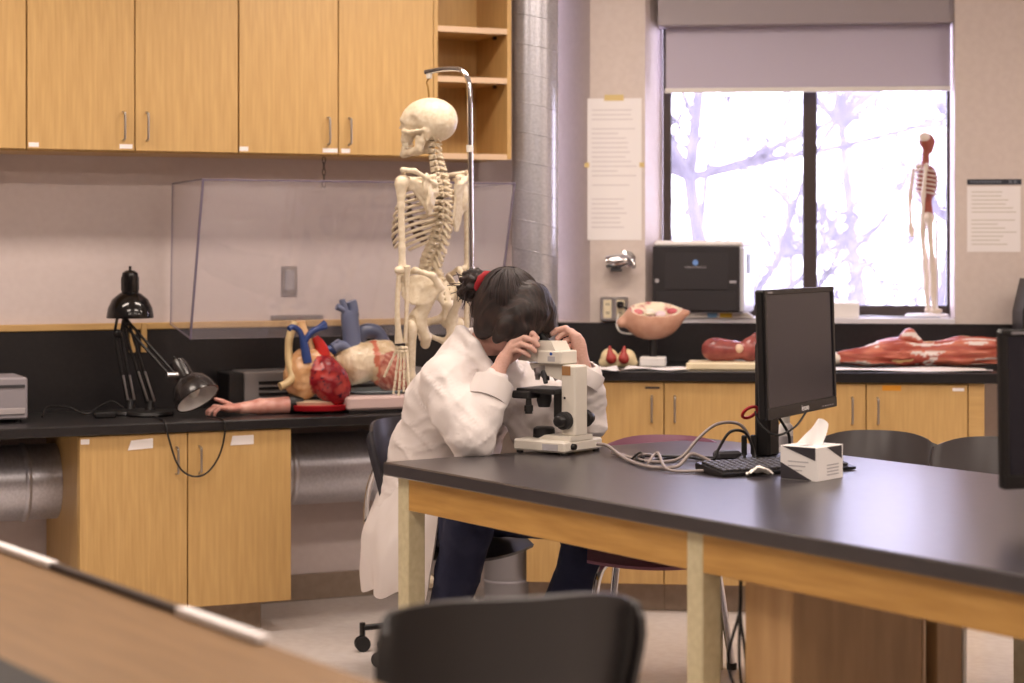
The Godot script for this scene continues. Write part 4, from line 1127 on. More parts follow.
# ---------------------------------------------------------------- microscope
func microscope() -> void:
	var t := thing("microscope", "white laboratory microscope with black stage and focus knobs on the table", "microscope", PF * loc(0.485, TT, 0))
	var wh := mat(rgb(222, 215, 203), 0.35)
	var b := part(MB.new().span(Vector3(-0.10, 0.008, -0.118), Vector3(0.10, 0.044, 0.092), 0.006), "base", wh, t)
	part(MB.new().prism(PackedVector2Array([Vector2(-0.03, 0.043), Vector2(0.10, 0.043), Vector2(0.10, 0.058), Vector2(0.0, 0.058)]), 0.12, loc(0, 0, -0.06)), "base_hump", wh, b)
	part(MB.new().span(Vector3(0.015, 0.014, 0.0925), Vector3(0.075, 0.034, 0.0935)), "label_plate", M.paper_grey, b)
	for q in [[-0.085, -0.075], [-0.085, 0.075], [0.085, -0.10], [0.085, 0.075]]:
		part(MB.new().lathe([Vector2(0, 0), Vector2(0.011, 0), Vector2(0.011, 0.009), Vector2(0, 0.009)], 12, loc(q[0], 0, q[1])), "rubber_foot", M.black, b)
	part(MB.new().lathe([Vector2(0, 0), Vector2(0.010, 0), Vector2(0.009, 0.012), Vector2(0, 0.012)], 12, Transform3D(Basis(Vector3.BACK, -PI / 2), Vector3(0.10, 0.026, 0.05))), "power_socket", M.black, b)
	var a := part(MB.new().span(Vector3(0.044, 0.055, -0.035), Vector3(0.10, 0.278, 0.035), 0.006), "arm", wh, t)
	part(MB.new().prism(PackedVector2Array([Vector2(-0.075, 0.258), Vector2(0.05, 0.225), Vector2(0.05, 0.278), Vector2(-0.085, 0.278)]), 0.05, loc(0, 0, -0.025)), "arm_bridge", wh, a)
	part(MB.new().span(Vector3(0.05, 0.246, 0.035), Vector3(0.082, 0.275, 0.0365)), "tan_label", mat(rgb(160, 116, 72), 0.6), a)
	part(MB.new().lathe([Vector2(0, 0), Vector2(0.004, 0), Vector2(0.004, 0.001), Vector2(0, 0.001)], 10, Transform3D(Basis(Vector3.RIGHT, PI / 2), Vector3(0.06, 0.175, 0.035))), "screw", M.black, a)
	var h := part(MB.new().prism(PackedVector2Array([Vector2(-0.118, 0.288), Vector2(0.0, 0.283), Vector2(0.03, 0.320), Vector2(0.012, 0.350), Vector2(-0.085, 0.350)]), 0.082, loc(0, 0, -0.041)), "head", wh, t)
	part(MB.new().span(Vector3(-0.04, 0.279, -0.046), Vector3(0.052, 0.322, 0.046), 0.004), "head_block", wh, h)
	part(MB.new().lathe([Vector2(0, 0), Vector2(0.005, 0), Vector2(0.005, 0.001), Vector2(0, 0.001)], 12, Transform3D(Basis(Vector3.RIGHT, PI / 2), Vector3(0.015, 0.312, 0.046))), "emblem", mat(rgb(50, 90, 170), 0.5), h)
	part(MB.new().span(Vector3(0.002, 0.288, 0.046), Vector3(0.03, 0.304, 0.0465)), "printed_plate", M.paper_grey, h)
	for s in [-1, 1]:
		var e := part(MB.new().tube([Vector3(-0.045, 0.33, 0.031 * s), Vector3(-0.088, 0.366, 0.031 * s)], 0.0165, 16), "eyepiece_tube", M.black, h)
		part(MB.new().tube([Vector3(-0.086, 0.364, 0.031 * s), Vector3(-0.098, 0.374, 0.031 * s)], 0.019, 16), "eyecup", M.rubber, e)
	# nosepiece with objectives
	var tilt := Transform3D(Basis(Vector3.BACK, 0.25), Vector3(-0.045, 0.262, 0))
	var n := part(MB.new().lathe([Vector2(0, -0.016), Vector2(0.028, -0.016), Vector2(0.034, -0.004), Vector2(0.034, 0.006), Vector2(0, 0.008)], 24, tilt), "nosepiece", M.steel, t)
	for k in 4:
		var bs := Basis(Vector3.UP, TAU * k / 4.0 + 0.5) * Basis(Vector3.BACK, 0.3)
		var ln: float = [0.04, 0.032, 0.026, 0.045][k]
		part(MB.new().lathe([Vector2(0.011, -0.004), Vector2(0.011, -ln * 0.5), Vector2(0.008, -ln * 0.6), Vector2(0.007, -ln), Vector2(0, -ln)], 14, tilt * Transform3D(bs, bs * Vector3(0.018, -0.012, 0))), "objective", M.dark_grey if k % 2 else M.steel, n)
	var s1 := part(MB.new().span(Vector3(-0.105, 0.186, -0.07), Vector3(0.044, 0.202, 0.07), 0.003), "stage", M.black, t)
	part(MB.new().span(Vector3(-0.112, 0.170, 0.02), Vector3(-0.045, 0.194, 0.085), 0.004), "stage_clip", M.black_matt, s1)
	part(MB.new().tube([Vector3(-0.06, 0.18, 0.062), Vector3(-0.06, 0.122, 0.062)], [0.008, 0.012], 12), "stage_knob", M.black_matt, s1)
	part(MB.new().tube([Vector3(-0.06, 0.148, 0.062), Vector3(-0.06, 0.130, 0.062)], 0.014, 12), "stage_knob", M.black_matt, s1)
	part(MB.new().lathe([Vector2(0, 0.14), Vector2(0.018, 0.14), Vector2(0.024, 0.16), Vector2(0.024, 0.186), Vector2(0, 0.186)], 18, loc(-0.045, 0, 0)), "condenser", M.dark_grey, t)
	part(MB.new().span(Vector3(0.005, 0.09, -0.02), Vector3(0.045, 0.19, 0.02), 0.003), "focus_block", M.black, t)
	part(MB.new().lathe([Vector2(0, 0.058), Vector2(0.036, 0.058), Vector2(0.034, 0.085), Vector2(0.026, 0.09), Vector2(0, 0.09)], 24, loc(-0.045, -0.012, 0)), "illuminator", M.black, t)
	for s in [-1, 1]:
		var kx := Transform3D(Basis(Vector3.RIGHT, PI / 2 * s), Vector3(0.065, 0.105, 0.035 if s > 0 else -0.055))
		var k1 := part(MB.new().lathe([Vector2(0, 0), Vector2(0.028, 0), Vector2(0.028, 0.02), Vector2(0.02, 0.024), Vector2(0, 0.024)], 24, kx), "coarse_knob", M.black_matt, t)
		part(MB.new().lathe([Vector2(0.018, 0.022), Vector2(0.018, 0.044), Vector2(0.014, 0.048), Vector2(0, 0.048)], 20, kx), "fine_knob", M.black, k1)

# ---------------------------------------------------------------- monitors
func monitor(label: String, xf: Transform3D, lift := 0.146) -> void:
	var t := thing("monitor", label, "monitor", xf, "black flat monitors on the lab table")
	part(MB.new().lathe([Vector2(0, 0.0), Vector2(0.11, 0.0), Vector2(0.112, 0.006), Vector2(0.10, 0.014), Vector2(0, 0.016)], 32, Transform3D(Basis.from_scale(Vector3(1.15, 1, 0.9)), Vector3(0, 0, -0.10))), "foot", M.black, t)
	part(MB.new().span(Vector3(-0.042, 0.012, -0.135), Vector3(0.042, 0.36, -0.085), 0.008), "stand_post", M.black, t)
	var lean := Transform3D(Basis(Vector3.RIGHT, -0.03), Vector3(0, lift, 0))
	var c := part(MB.new().span(Vector3(-0.287, 0.0, -0.026), Vector3(0.305, 0.378, 0.0), 0.006, lean), "casing", M.black, t)
	part(MB.new().span(Vector3(-0.16, 0.08, -0.06), Vector3(0.18, 0.32, -0.026), 0.012, lean), "rear_bulge", M.black_matt, c)
	part(MB.new().span(Vector3(-0.27, 0.034, 0.0), Vector3(0.289, 0.362, 0.0015), 0.0, lean), "screen", mat(rgb(28, 28, 40), 0.25), c)
	for r in [[-0.287, 0.0, 0.305, 0.032], [-0.287, 0.363, 0.305, 0.378], [-0.287, 0.032, -0.271, 0.363], [0.289, 0.032, 0.305, 0.363]]:
		part(MB.new().span(Vector3(r[0], r[1], 0.0), Vector3(r[2], r[3], 0.006), 0.002, lean), "bezel", M.black, c)
	text("lenovo", 0.021, M.paper, c, lean * loc(0.02, 0.016, 0.0065))
	part(MB.new().span(Vector3(-0.262, 0.367, 0.006), Vector3(-0.225, 0.372, 0.0066), 0.0, lean), "corner_mark", M.grey_plastic, c)
	for k in 5:
		part(MB.new().span(Vector3(0.17 + k * 0.022, 0.008, 0.006), Vector3(0.182 + k * 0.022, 0.011, 0.0066), 0.0, lean), "button_mark", M.grey_plastic, c)

func table_things() -> void:
	microscope()
	monitor("black flat monitor standing behind the keyboard and tissue box", loc(0.872, TT, -6.0, 61.3))
	monitor("black flat monitor at the far end of table past the tissue box", loc(1.435, TT, -4.79, 17.5), 0.077)
	# keyboard
	var k := thing("keyboard", "black computer keyboard lying below the monitor", "keyboard", loc(0.765, TT, -5.765, 25))
	part(MB.new().prism(PackedVector2Array([Vector2(-0.075, 0.0), Vector2(0.075, 0.0), Vector2(0.078, 0.008), Vector2(-0.072, 0.026), Vector2(-0.078, 0.02)]), 0.45, Transform3D(Basis(Vector3.UP, -PI / 2), Vector3(0.225, 0.002, 0))), "body", M.black, k)
	var keys := MB.new()
	var slope := Transform3D(Basis(Vector3.RIGHT, 0.12), Vector3(0, 0.018, 0))
	for r in 6:
		for c in 21:
			if (c == 15 or c == 19) and r != 3:
				continue
			var x := -0.208 + c * 0.0205
			keys.span(Vector3(x - 0.0085, 0.0, -0.058 + r * 0.020), Vector3(x + 0.0085, 0.009, -0.041 + r * 0.020), 0.002, slope)
	part(keys, "keys", mat(rgb(46, 44, 48), 0.5), k).set_meta("kind", "stuff")
	# tissue box
	var b := thing("tissue_box", "white and black cardboard tissue box with a tissue standing up", "tissue box", loc(0.8415, TT, -5.587, -38.5))
	part(MB.new().span(Vector3(-0.06, 0, -0.07), Vector3(0.06, 0.094, 0.07), 0.001), "carton", M.white, b)
	var ink := mat(rgb(52, 48, 54), 0.6)
	part(MB.new().prism(PackedVector2Array([Vector2(-0.055, 0.094), Vector2(0.052, 0.094), Vector2(0.052, 0.058)]), 0.0008, loc(0, -0.001, 0.0701)), "dark_band", ink, b)
	part(MB.new().prism(PackedVector2Array([Vector2(-0.059, 0.048), Vector2(-0.059, 0.002), Vector2(0.04, 0.002)]), 0.0008, loc(0, 0, 0.0701)), "dark_band", ink, b)
	part(MB.new().prism(PackedVector2Array([Vector2(-0.02, 0.092), Vector2(0.062, 0.092), Vector2(0.062, 0.055)]), 0.0008, Transform3D(Basis(Vector3.UP, PI / 2), Vector3(0.0601, 0, 0))), "dark_band", ink, b)
	var tx := MB.new()
	for i in 3:
		tx.span(Vector3(-0.035, 0.05 - i * 0.012, 0.0701), Vector3(0.03 - i * 0.01, 0.053 - i * 0.012, 0.0707))
	for i in 4:
		tx.span(Vector3(0.0601, 0.04 - i * 0.009, -0.045), Vector3(0.0607, 0.043 - i * 0.009, 0.02))
	part(tx, "print", M.paper_grey, b).set_meta("kind", "stuff")
	part(MB.new().span(Vector3(-0.012, 0.0938, -0.05), Vector3(0.012, 0.0946, 0.05)), "opening", M.paper_grey, b)
	var rows := []
	for i in 9:
		var v := i / 8.0
		var row := []
		for j in 9:
			var u := -1.0 + j / 4.0
			var wd := 0.044 * (1.0 - 0.35 * v - 0.30 * v * v)
			row.append(Vector3(u * wd + 0.035 * v - 0.012, 0.09 + 0.078 * v - 0.016 * u * u * v, 0.010 * sin(u * 2.6 + v * 2.0) - 0.015 * v))
		rows.append(row)
	part(MB.new().sheet(rows, 0.003), "tissue", mat(rgb(244, 241, 240), 0.9), b)
	# crumpled tissue
	var rs := []
	for i in 7:
		var row := []
		for j in 9:
			var u := -1.0 + j / 4.0
			var v := -1.0 + i / 3.0
			row.append(Vector3(u * 0.034, 0.008 + 0.022 * (1.0 - u * u * 0.8) * (0.6 + 0.4 * sin(v * 2.5)) + 0.002 * sin(u * 7 + v * 3), v * 0.018 + 0.012 * u * u))
		rs.append(row)
	single(MB.new().sheet(rs, 0.004), "crumpled_tissue", mat(rgb(244, 238, 230), 0.9), "small crumpled tissue lying in front of the keyboard", "tissue", loc(0.694, TT, -5.62, 15))
	# bottle
	var bo := thing("squeeze_bottle", "small white bottle with a cap standing behind the monitor post", "bottle", loc(0.866, TT, -6.30))
	part(MB.new().lathe([Vector2(0, 0), Vector2(0.022, 0), Vector2(0.024, 0.006), Vector2(0.024, 0.08), Vector2(0.014, 0.092), Vector2(0, 0.092)], 20), "body", M.white, bo)
	part(MB.new().lathe([Vector2(0.013, 0.09), Vector2(0.014, 0.093), Vector2(0.014, 0.115), Vector2(0.0, 0.117)], 16), "cap", M.white_plastic, bo)
	part(MB.new().lathe([Vector2(0.0243, 0.015), Vector2(0.0243, 0.05)], 20), "label_band", M.paper_grey, bo)
	# red strap
	var ring := []
	for i in 17:
		var a := TAU * i / 16.0
		ring.append(Vector3(0.022 * cos(a), 0.016 * sin(a) + 0.008 * cos(a), 0.014 * sin(a)))
	var rd := thing("red_strap", "red loop strap hanging at the edge of the monitor", "strap", loc(0.705, 0.918, -5.90))
	part(MB.new().tube(ring, 0.005, 8, false), "loop", M.red, rd)
	part(MB.new().tube(curve([Vector3(0.015, 0.004, 0.01), Vector3(0.025, -0.03, 0.03), Vector3(0.07, -0.062, 0.06), Vector3(0.13, -0.04, 0.03), Vector3(0.17, 0.0, -0.02)]), 0.0035, 6), "cord", M.black, rd)
	# cables from the microscope and to the monitor
	var grey := mat(rgb(146, 134, 130), 0.5)
	var runs := [
		["grey_cable", "thick grey cable leaving the microscope and curling across the table", grey, 0.0055, [Vector3(0.265, 0.79, -6.24), Vector3(0.30, 0.785, -6.22), Vector3(0.345, 0.768, -6.0), Vector3(0.40, 0.768, -5.80), Vector3(0.48, 0.768, -5.80), Vector3(0.53, 0.80, -5.85), Vector3(0.60, 0.768, -5.85)]],
		["grey_cable", "grey cable looping in an arch towards the monitor post", grey, 0.005, [Vector3(0.33, 0.768, -6.16), Vector3(0.40, 0.768, -5.95), Vector3(0.50, 0.768, -6.00), Vector3(0.57, 0.83, -6.05), Vector3(0.63, 0.868, -6.08), Vector3(0.70, 0.862, -6.10), Vector3(0.74, 0.80, -6.10), Vector3(0.745, 0.77, -6.08)]],
		["grey_cable", "grey cable tied in a small coil on the table", grey, 0.0045, [Vector3(0.31, 0.768, -6.18), Vector3(0.36, 0.768, -6.05), Vector3(0.40, 0.785, -5.98), Vector3(0.43, 0.768, -6.05), Vector3(0.40, 0.768, -5.86), Vector3(0.43, 0.80, -5.88), Vector3(0.45, 0.768, -5.72), Vector3(0.55, 0.768, -5.70)]],
		["black_cable", "black cable arching up beside the monitor post", M.black, 0.0045, [Vector3(0.40, 0.768, -6.10), Vector3(0.52, 0.77, -6.05), Vector3(0.60, 0.768, -5.98), Vector3(0.62, 0.80, -5.98), Vector3(0.655, 0.852, -5.98), Vector3(0.70, 0.85, -5.98), Vector3(0.725, 0.80, -5.98), Vector3(0.73, 0.768, -5.97)]],
		["black_cable", "black cable curled in a knot between microscope and keyboard", M.black, 0.0035, [Vector3(0.36, 0.768, -6.0), Vector3(0.385, 0.79, -5.98), Vector3(0.40, 0.768, -6.04), Vector3(0.375, 0.775, -6.06), Vector3(0.39, 0.768, -5.95), Vector3(0.50, 0.768, -6.05), Vector3(0.64, 0.768, -6.05)]],
		["black_cable", "black cable hanging from the monitor down behind its post", M.black, 0.0045, [Vector3(0.80, 0.90, -5.99), Vector3(0.835, 0.84, -6.0), Vector3(0.83, 0.79, -6.0), Vector3(0.79, 0.768, -5.98), Vector3(0.74, 0.768, -5.95)]],
	]
	for r in runs:
		single(MB.new().tube(curve(r[4], 8), r[3], 7), r[0], r[2], r[1], "cable", Transform3D.IDENTITY, "cables on the lab table")
	for q in [[0.0, 0.0, "black cable plug standing upright among the arching cables"], [0.03, -0.02, "black cable plug standing upright next to the monitor post"]]:
		var pl := thing("cable_plug", q[2], "plug", loc(0.70, TT, -6.0), "upright cable plugs")
		part(MB.new().span(Vector3(q[0] - 0.008, 0.02, q[1] - 0.008), Vector3(q[0] + 0.008, 0.08, q[1] + 0.008), 0.003), "plug", M.black_matt, pl)
		part(MB.new().tube([Vector3(q[0], 0.0, q[1] + 0.02), Vector3(q[0], 0.03, q[1])], 0.005, 6), "strain_relief", M.black_matt, pl)
	single(MB.new().span(Vector3(-0.04, 0, -0.025), Vector3(0.04, 0.028, 0.025), 0.008), "power_brick", M.dark_grey, "small dark power brick among the cables", "power brick", loc(0.655, TT, -6.06, 15))

# ---------------------------------------------------------------- chairs
func chair(label: String, xf: Transform3D, m: Material, top := 0.80, wide := 0.42, swivel := false) -> void:
	var t := thing("swivel_chair" if swivel else "stacking_chair", label, "chair", xf, "plastic shell chairs")
	var hw := wide / 2.0
	var back := []
	for i in 9:
		var v := i / 8.0
		var row := []
		for j in 21:
			var e := -1.24 + 1.24 * j / 10.0
			var u := clampf(e, -1.0, 1.0)
			var over := maxf(absf(e) - 1.0, 0.0) / 0.24   # the rim is rolled backwards
			var taper := 1.0 - 0.10 * (1.0 - v) - 0.06 * pow(v, 8.0)
			var y := lerpf(0.50, top, v) - 0.028 * pow(absf(u), 4.0) * v - 0.012 * (1.0 - u * u) * 0.0
			row.append(Vector3(-0.165 - 0.055 * v - 0.02 * v * v + 0.085 * u * u - (0.012 if swivel else 0.034) * over, y - 0.03 * over * over * v, (u * hw + signf(u) * (0.004 if swivel else 0.014) * sqrt(over)) * taper))
		back.append(row)
	part(MB.new().sheet(back, 0.012), "backrest", m, t)
	var seat := []
	for i in 11:
		var v := -1.0 + i / 5.0
		var row := []
		for j in 13:
			var u := -1.0 + j / 6.0
			var y := 0.445 + 0.016 * u * u - 0.012 * (1.0 - v * v) - 0.045 * pow(maxf(v, 0.0), 4.0) + 0.05 * pow(maxf(-v, 0.0), 5.0)
			row.append(Vector3(v * 0.205 + 0.02, y, u * hw * (1.0 - 0.08 * absf(v) * absf(v))))
		seat.append(row)
	part(MB.new().sheet(seat, 0.012), "seat", m, t)
	if swivel:
		for s in [-1.0, 1.0]:
			part(MB.new().tube(curve([Vector3(-0.16, 0.70, s * 0.15), Vector3(-0.20, 0.60, s * 0.155), Vector3(-0.205, 0.48, s * 0.155), Vector3(-0.17, 0.415, s * 0.14), Vector3(-0.05, 0.405, s * 0.07), Vector3(0.0, 0.405, 0)], 5), 0.0095, 10), "back_support", M.chrome, t)
		part(MB.new().span(Vector3(-0.1, 0.385, -0.1), Vector3(0.1, 0.42, 0.1), 0.006), "seat_plate", M.black, t)
		part(MB.new().tube([Vector3(0, 0.08, 0), Vector3(0, 0.39, 0)], 0.026, 14), "gas_column", M.black, t)
		for k in 5:
			var a := deg_to_rad(20.0 + 72.0 * k)
			var d := Vector3(cos(a), 0, sin(a))
			var bar := part(MB.new().tube([d * 0.02 + Vector3(0, 0.10, 0), d * 0.24 + Vector3(0, 0.072, 0)], [0.02, 0.013], 8), "base_bar", M.black, t)
			for s in [-1.0, 1.0]:
				var side: Vector3 = Vector3(-d.z, 0, d.x) * s
				part(MB.new().tube([d * 0.235 + side * 0.005 + Vector3(0, 0.026, 0), d * 0.235 + side * 0.018 + Vector3(0, 0.026, 0)], 0.026, 14), "castor_wheel", M.rubber, bar)
		return
	part(MB.new().span(Vector3(-0.07, 0.405, -0.06), Vector3(0.07, 0.428, 0.06), 0.005), "seat_bracket", M.black, t)
	for sx in [-1.0, 1.0]:
		for s in [-1.0, 1.0]:
			part(MB.new().tube(curve([Vector3(0.02 * sx, 0.408, 0.02 * s), Vector3(0.10 * sx, 0.410, 0.095 * s), Vector3(0.145 * sx, 0.402, 0.14 * s), Vector3(0.17 * sx, 0.37, 0.163 * s), Vector3(0.19 * sx, 0.28, 0.178 * s), Vector3(0.235 * sx, 0.012, 0.21 * s)], 5), 0.0125, 12), "leg", M.chrome, t)
			part(MB.new().lathe([Vector2(0, 0), Vector2(0.017, 0), Vector2(0.017, 0.02), Vector2(0, 0.024)], 12, loc(0.235 * sx, 0, 0.21 * s)), "glide", M.black, t)
	for s in [-1.0, 1.0]:
		part(MB.new().tube(curve([Vector3(-0.03, 0.412, 0.05 * s), Vector3(-0.13, 0.415, 0.13 * s), Vector3(-0.185, 0.45, 0.15 * s), Vector3(-0.190, 0.51, 0.15 * s), Vector3(-0.185, 0.58, 0.145 * s)], 5), 0.0095, 10), "back_support", M.chrome, t)

func chairs() -> void:
	var blk := mat(rgb(36, 32, 33), 0.42)
	chair("black plastic swivel chair the student sits on", PF * loc(0.02, 0, -0.02), mat(rgb(44, 42, 48), 0.35), 0.83, 0.41, true)
	chair("purple plastic chair tucked under the lab table beside the student", loc(0.475, 0, -6.45, 257), mat(rgb(136, 88, 108), 0.4), 0.775, 0.42)
	chair("dark grey plastic chair across the lab table behind the keyboard", loc(1.13, 0, -6.36, 248), mat(rgb(60, 55, 56), 0.32), 0.80, 0.40)
	chair("dark grey plastic chair across the lab table past the tissue box", loc(1.47, 0, -6.14, 248), mat(rgb(60, 55, 56), 0.32), 0.80, 0.40)
	chair("black plastic chair with its back turned beside the wooden desk", loc(-0.05, 0, -3.66, 108), blk, 0.808, 0.475)

func foreground() -> void:
	var D := Transform3D(TF.basis, Vector3(-0.198, 0, -2.985))
	var t := thing("wooden_desk", "wooden topped desk with a dark lip and white labels", "desk", D)
	part(MB.new().span(Vector3(-2.6, TT - 0.03, 0), Vector3(0.12, TT, 0.95), 0.004), "desk_top", M.desk_wood, t)
	part(MB.new().span(Vector3(-2.6, TT, 0.0), Vector3(-0.36, TT + 0.013, 0.02), 0.003), "raised_lip", mat(rgb(52, 40, 36), 0.5), t)
	for r in [[-1.75, -1.27], [-0.67, -0.355]]:
		part(MB.new().span(Vector3(r[0], TT + 0.003, -0.001), Vector3(r[1], TT + 0.0148, 0.0225), 0.001), "white_label", M.paper, t)
	for q in [[-2.52, 0.05], [0.0, 0.05], [-2.52, 0.85], [0.0, 0.85]]:
		part(MB.new().span(Vector3(q[0], 0, q[1]), Vector3(q[0] + 0.06, TT - 0.03, q[1] + 0.06), 0.003), "leg", M.cream, t)
	single(MB.new().span(Vector3(-1.6, 0, 0), Vector3(0.08, 0.012, 0.45), 0.004), "desk_mat", M.black_matt, "black mat lying on the wooden desk", "mat", D * loc(0, TT, 0.42))
	var bn := thing("floor_bin", "grey metal bin on the floor below the corner duct", "bin", loc(-0.02, 0, -7.78))
	part(MB.new().lathe([Vector2(0, 0), Vector2(0.082, 0), Vector2(0.088, 0.01), Vector2(0.092, 0.30), Vector2(0.095, 0.305), Vector2(0.088, 0.31), Vector2(0.084, 0.02), Vector2(0, 0.02)], 28), "bucket", mat(rgb(140, 138, 142), 0.45, 0.3), bn)
	part(MB.new().lathe([Vector2(0.0895, 0.10), Vector2(0.093, 0.105), Vector2(0.0905, 0.11)], 28), "band", M.grey_plastic, bn)

# ---------------------------------------------------------------- hanging skeleton
func skeleton() -> void:
	var SF := Transform3D(Basis(Vector3.UP, deg_to_rad(142.3)), Vector3(-0.27, 0, -7.1))
	var fn := FastNoiseLite.new()
	fn.seed = 77
	fn.frequency = 14.0
	fn.fractal_octaves = 3
	var bone_t := noise_tex(50, 0.03, rgb(208, 190, 160), rgb(234, 224, 204), 4)
	var bone := tex_mat(bone_t, Vector3(7, 7, 7), 0.45)
	var cart := mat(rgb(92, 74, 62), 0.5)
	var disc := mat(rgb(104, 86, 64), 0.6)
	# stand
	var st := thing("skeleton_stand", "chrome pole stand on castors that carries the skeleton", "stand", SF * loc(-0.155, 0, 0.0))
	part(MB.new().tube(curve([Vector3(-0.012, 0.12, 0), Vector3(-0.008, 1.0, 0), Vector3(0.0, 1.80, 0), Vector3(0.003, 1.95, 0), Vector3(0.010, 1.995, 0), Vector3(0.03, 2.024, 0), Vector3(0.062, 2.036, 0), Vector3(0.13, 2.038, 0), Vector3(0.205, 2.032, 0)], 8), 0.0095, 12), "pole", M.chrome, st)
	part(MB.new().tube([Vector3(0.001, 1.74, 0), Vector3(0.001, 1.765, 0)], 0.0125, 12), "pole_collar", M.white_plastic, st)
	part(MB.new().span(Vector3(0.178, 2.008, -0.006), Vector3(0.198, 2.036, 0.006), 0.002), "hook_clip", M.white_plastic, st)
	part(MB.new().tube(curve([Vector3(0.188, 2.01, 0.0), Vector3(0.199, 1.995, 0), Vector3(0.193, 1.975, 0), Vector3(0.188, 1.93, 0)]), 0.0035, 6), "hook", mat(rgb(150, 116, 60), 0.35, 0.8), st)
	part(MB.new().lathe([Vector2(0, 0.08), Vector2(0.035, 0.08), Vector2(0.035, 0.12), Vector2(0.02, 0.15), Vector2(0, 0.15)], 20, loc(0.012, 0, 0)), "hub", M.black, st)
	for k in 5:
		var a := deg_to_rad(20.0 + 72.0 * k)
		var d := Vector3(cos(a), 0, sin(a))
		var c0 := Vector3(0.012, 0, 0)
		var lg := part(MB.new().tube([c0 + d * 0.03 + Vector3(0, 0.10, 0), c0 + d * 0.37 + Vector3(0, 0.082, 0)], [0.016, 0.010], 8), "foot_bar", M.black, st)
		part(MB.new().tube([c0 + d * 0.375 + Vector3(0, 0.10, 0), c0 + d * 0.375 + Vector3(0, 0.055, 0)], 0.010, 8), "castor_stem", M.black, lg)
		var side := Vector3(-d.z, 0, d.x)
		for s in [-1.0, 1.0]:
			part(MB.new().tube([c0 + d * 0.375 + side * 0.006 * s + Vector3(0, 0.027, 0), c0 + d * 0.375 + side * 0.018 * s + Vector3(0, 0.027, 0)], 0.0265, 16), "castor_wheel", M.rubber, lg)
	var t := thing("skeleton", "full size cream plastic human skeleton hanging from a chrome stand", "skeleton", SF)
	# skull
	var sk := Node3D.new()
	sk.name = "skull"
	t.add_child(sk)
	sk.transform = Transform3D(Basis(Vector3.UP, deg_to_rad(23.8)), Vector3(0.052, 1.845, 0))
	var f := Field.new(Vector3(-0.13, -0.11, -0.1), Vector3(0.12, 0.12, 0.1), 0.004)
	f.ell(Vector3(-0.018, 0.022, 0), Vector3(0.098, 0.073, 0.073), 0.01)
	f.ell(Vector3(-0.05, -0.005, 0), Vector3(0.058, 0.052, 0.06), 0.03)
	f.ell(Vector3(0.045, 0.01, 0), Vector3(0.042, 0.045, 0.055), 0.02)
	f.cap(Vector3(0.07, 0.012, -0.03), Vector3(0.07, 0.012, 0.03), 0.014, 0.014, 0.012)
	f.cap(Vector3(0.058, -0.02, -0.012), Vector3(0.068, -0.055, -0.010), 0.024, 0.020, 0.014)
	f.cap(Vector3(0.058, -0.02, 0.012), Vector3(0.068, -0.055, 0.010), 0.024, 0.020, 0.014)
	f.cap(Vector3(0.082, 0.0, 0), Vector3(0.094, -0.014, 0), 0.008, 0.005, 0.008)
	for s in [-1.0, 1.0]:
		f.ell(Vector3(0.03, -0.032, 0.062 * s), Vector3(0.045, 0.028, 0.018), -0.008)
		f.ell(Vector3(0.034, 0.004, 0.070 * s), Vector3(0.024, 0.022, 0.012), -0.010)
		f.ell(Vector3(0.082, -0.008, 0.031 * s), Vector3(0.022, 0.017, 0.019), -0.004)
		f.chain([Vector3(0.066, -0.026, 0.045 * s), Vector3(0.045, -0.030, 0.062 * s), Vector3(0.01, -0.026, 0.069 * s), Vector3(-0.015, -0.022, 0.066 * s)], [0.010, 0.007, 0.005, 0.006], 0.006)
		f.cap(Vector3(-0.025, -0.03, 0.056 * s), Vector3(-0.022, -0.055, 0.053 * s), 0.014, 0.008, 0.01)
	f.ell(Vector3(0.098, -0.030, 0), Vector3(0.018, 0.015, 0.010), -0.004)
	f.ell(Vector3(0.02, -0.07, 0), Vector3(0.035, 0.03, 0.03), -0.008)
	f.bump(func(p: Vector3) -> float: return 0.0012 * fn.get_noise_3dv(p * 2.0), 0.02)
	part(f.mesh(MB.new()), "cranium", bone, sk)
	var mf := Field.new(Vector3(-0.06, -0.14, -0.08), Vector3(0.11, -0.01, 0.08), 0.004)
	for s in [-1.0, 1.0]:
		mf.chain([Vector3(-0.012, -0.032, 0.052 * s), Vector3(-0.002, -0.062, 0.050 * s), Vector3(0.006, -0.088, 0.046 * s), Vector3(0.04, -0.098, 0.036 * s), Vector3(0.072, -0.104, 0.016 * s), Vector3(0.080, -0.106, 0)], [0.007, 0.012, 0.013, 0.011, 0.011, 0.013], 0.008)
		mf.cap(Vector3(0.014, -0.05, 0.05 * s), Vector3(0.012, -0.08, 0.047 * s), 0.009, 0.012, 0.008)
	mf.cap(Vector3(0.076, -0.088, -0.015), Vector3(0.076, -0.088, 0.015), 0.010, 0.010, 0.008)
	part(mf.mesh(MB.new()), "mandible", bone, sk)
	var teeth := MB.new()
	for k in 12:
		var a := lerpf(-1.25, 1.25, k / 11.0)
		for y in [-0.071, -0.082]:
			teeth.box(Vector3(0.045 + 0.038 * cos(a), y, 0.030 * sin(a)), Vector3(0.007, 0.010, 0.007), 0.002)
	part(teeth, "teeth", mat(rgb(236, 228, 208), 0.35), sk).set_meta("kind", "stuff")
	# spine
	var sp := Curve3D.new()
	for q in [[0.02, 1.795], [0.022, 1.745], [0.012, 1.695], [-0.002, 1.645], [-0.014, 1.58], [-0.010, 1.505], [0.012, 1.43], [0.048, 1.365], [0.058, 1.31], [0.045, 1.28]]:
		sp.add_point(Vector3(q[0], q[1], 0))
	var L := sp.get_baked_length()
	var vm := MB.new()
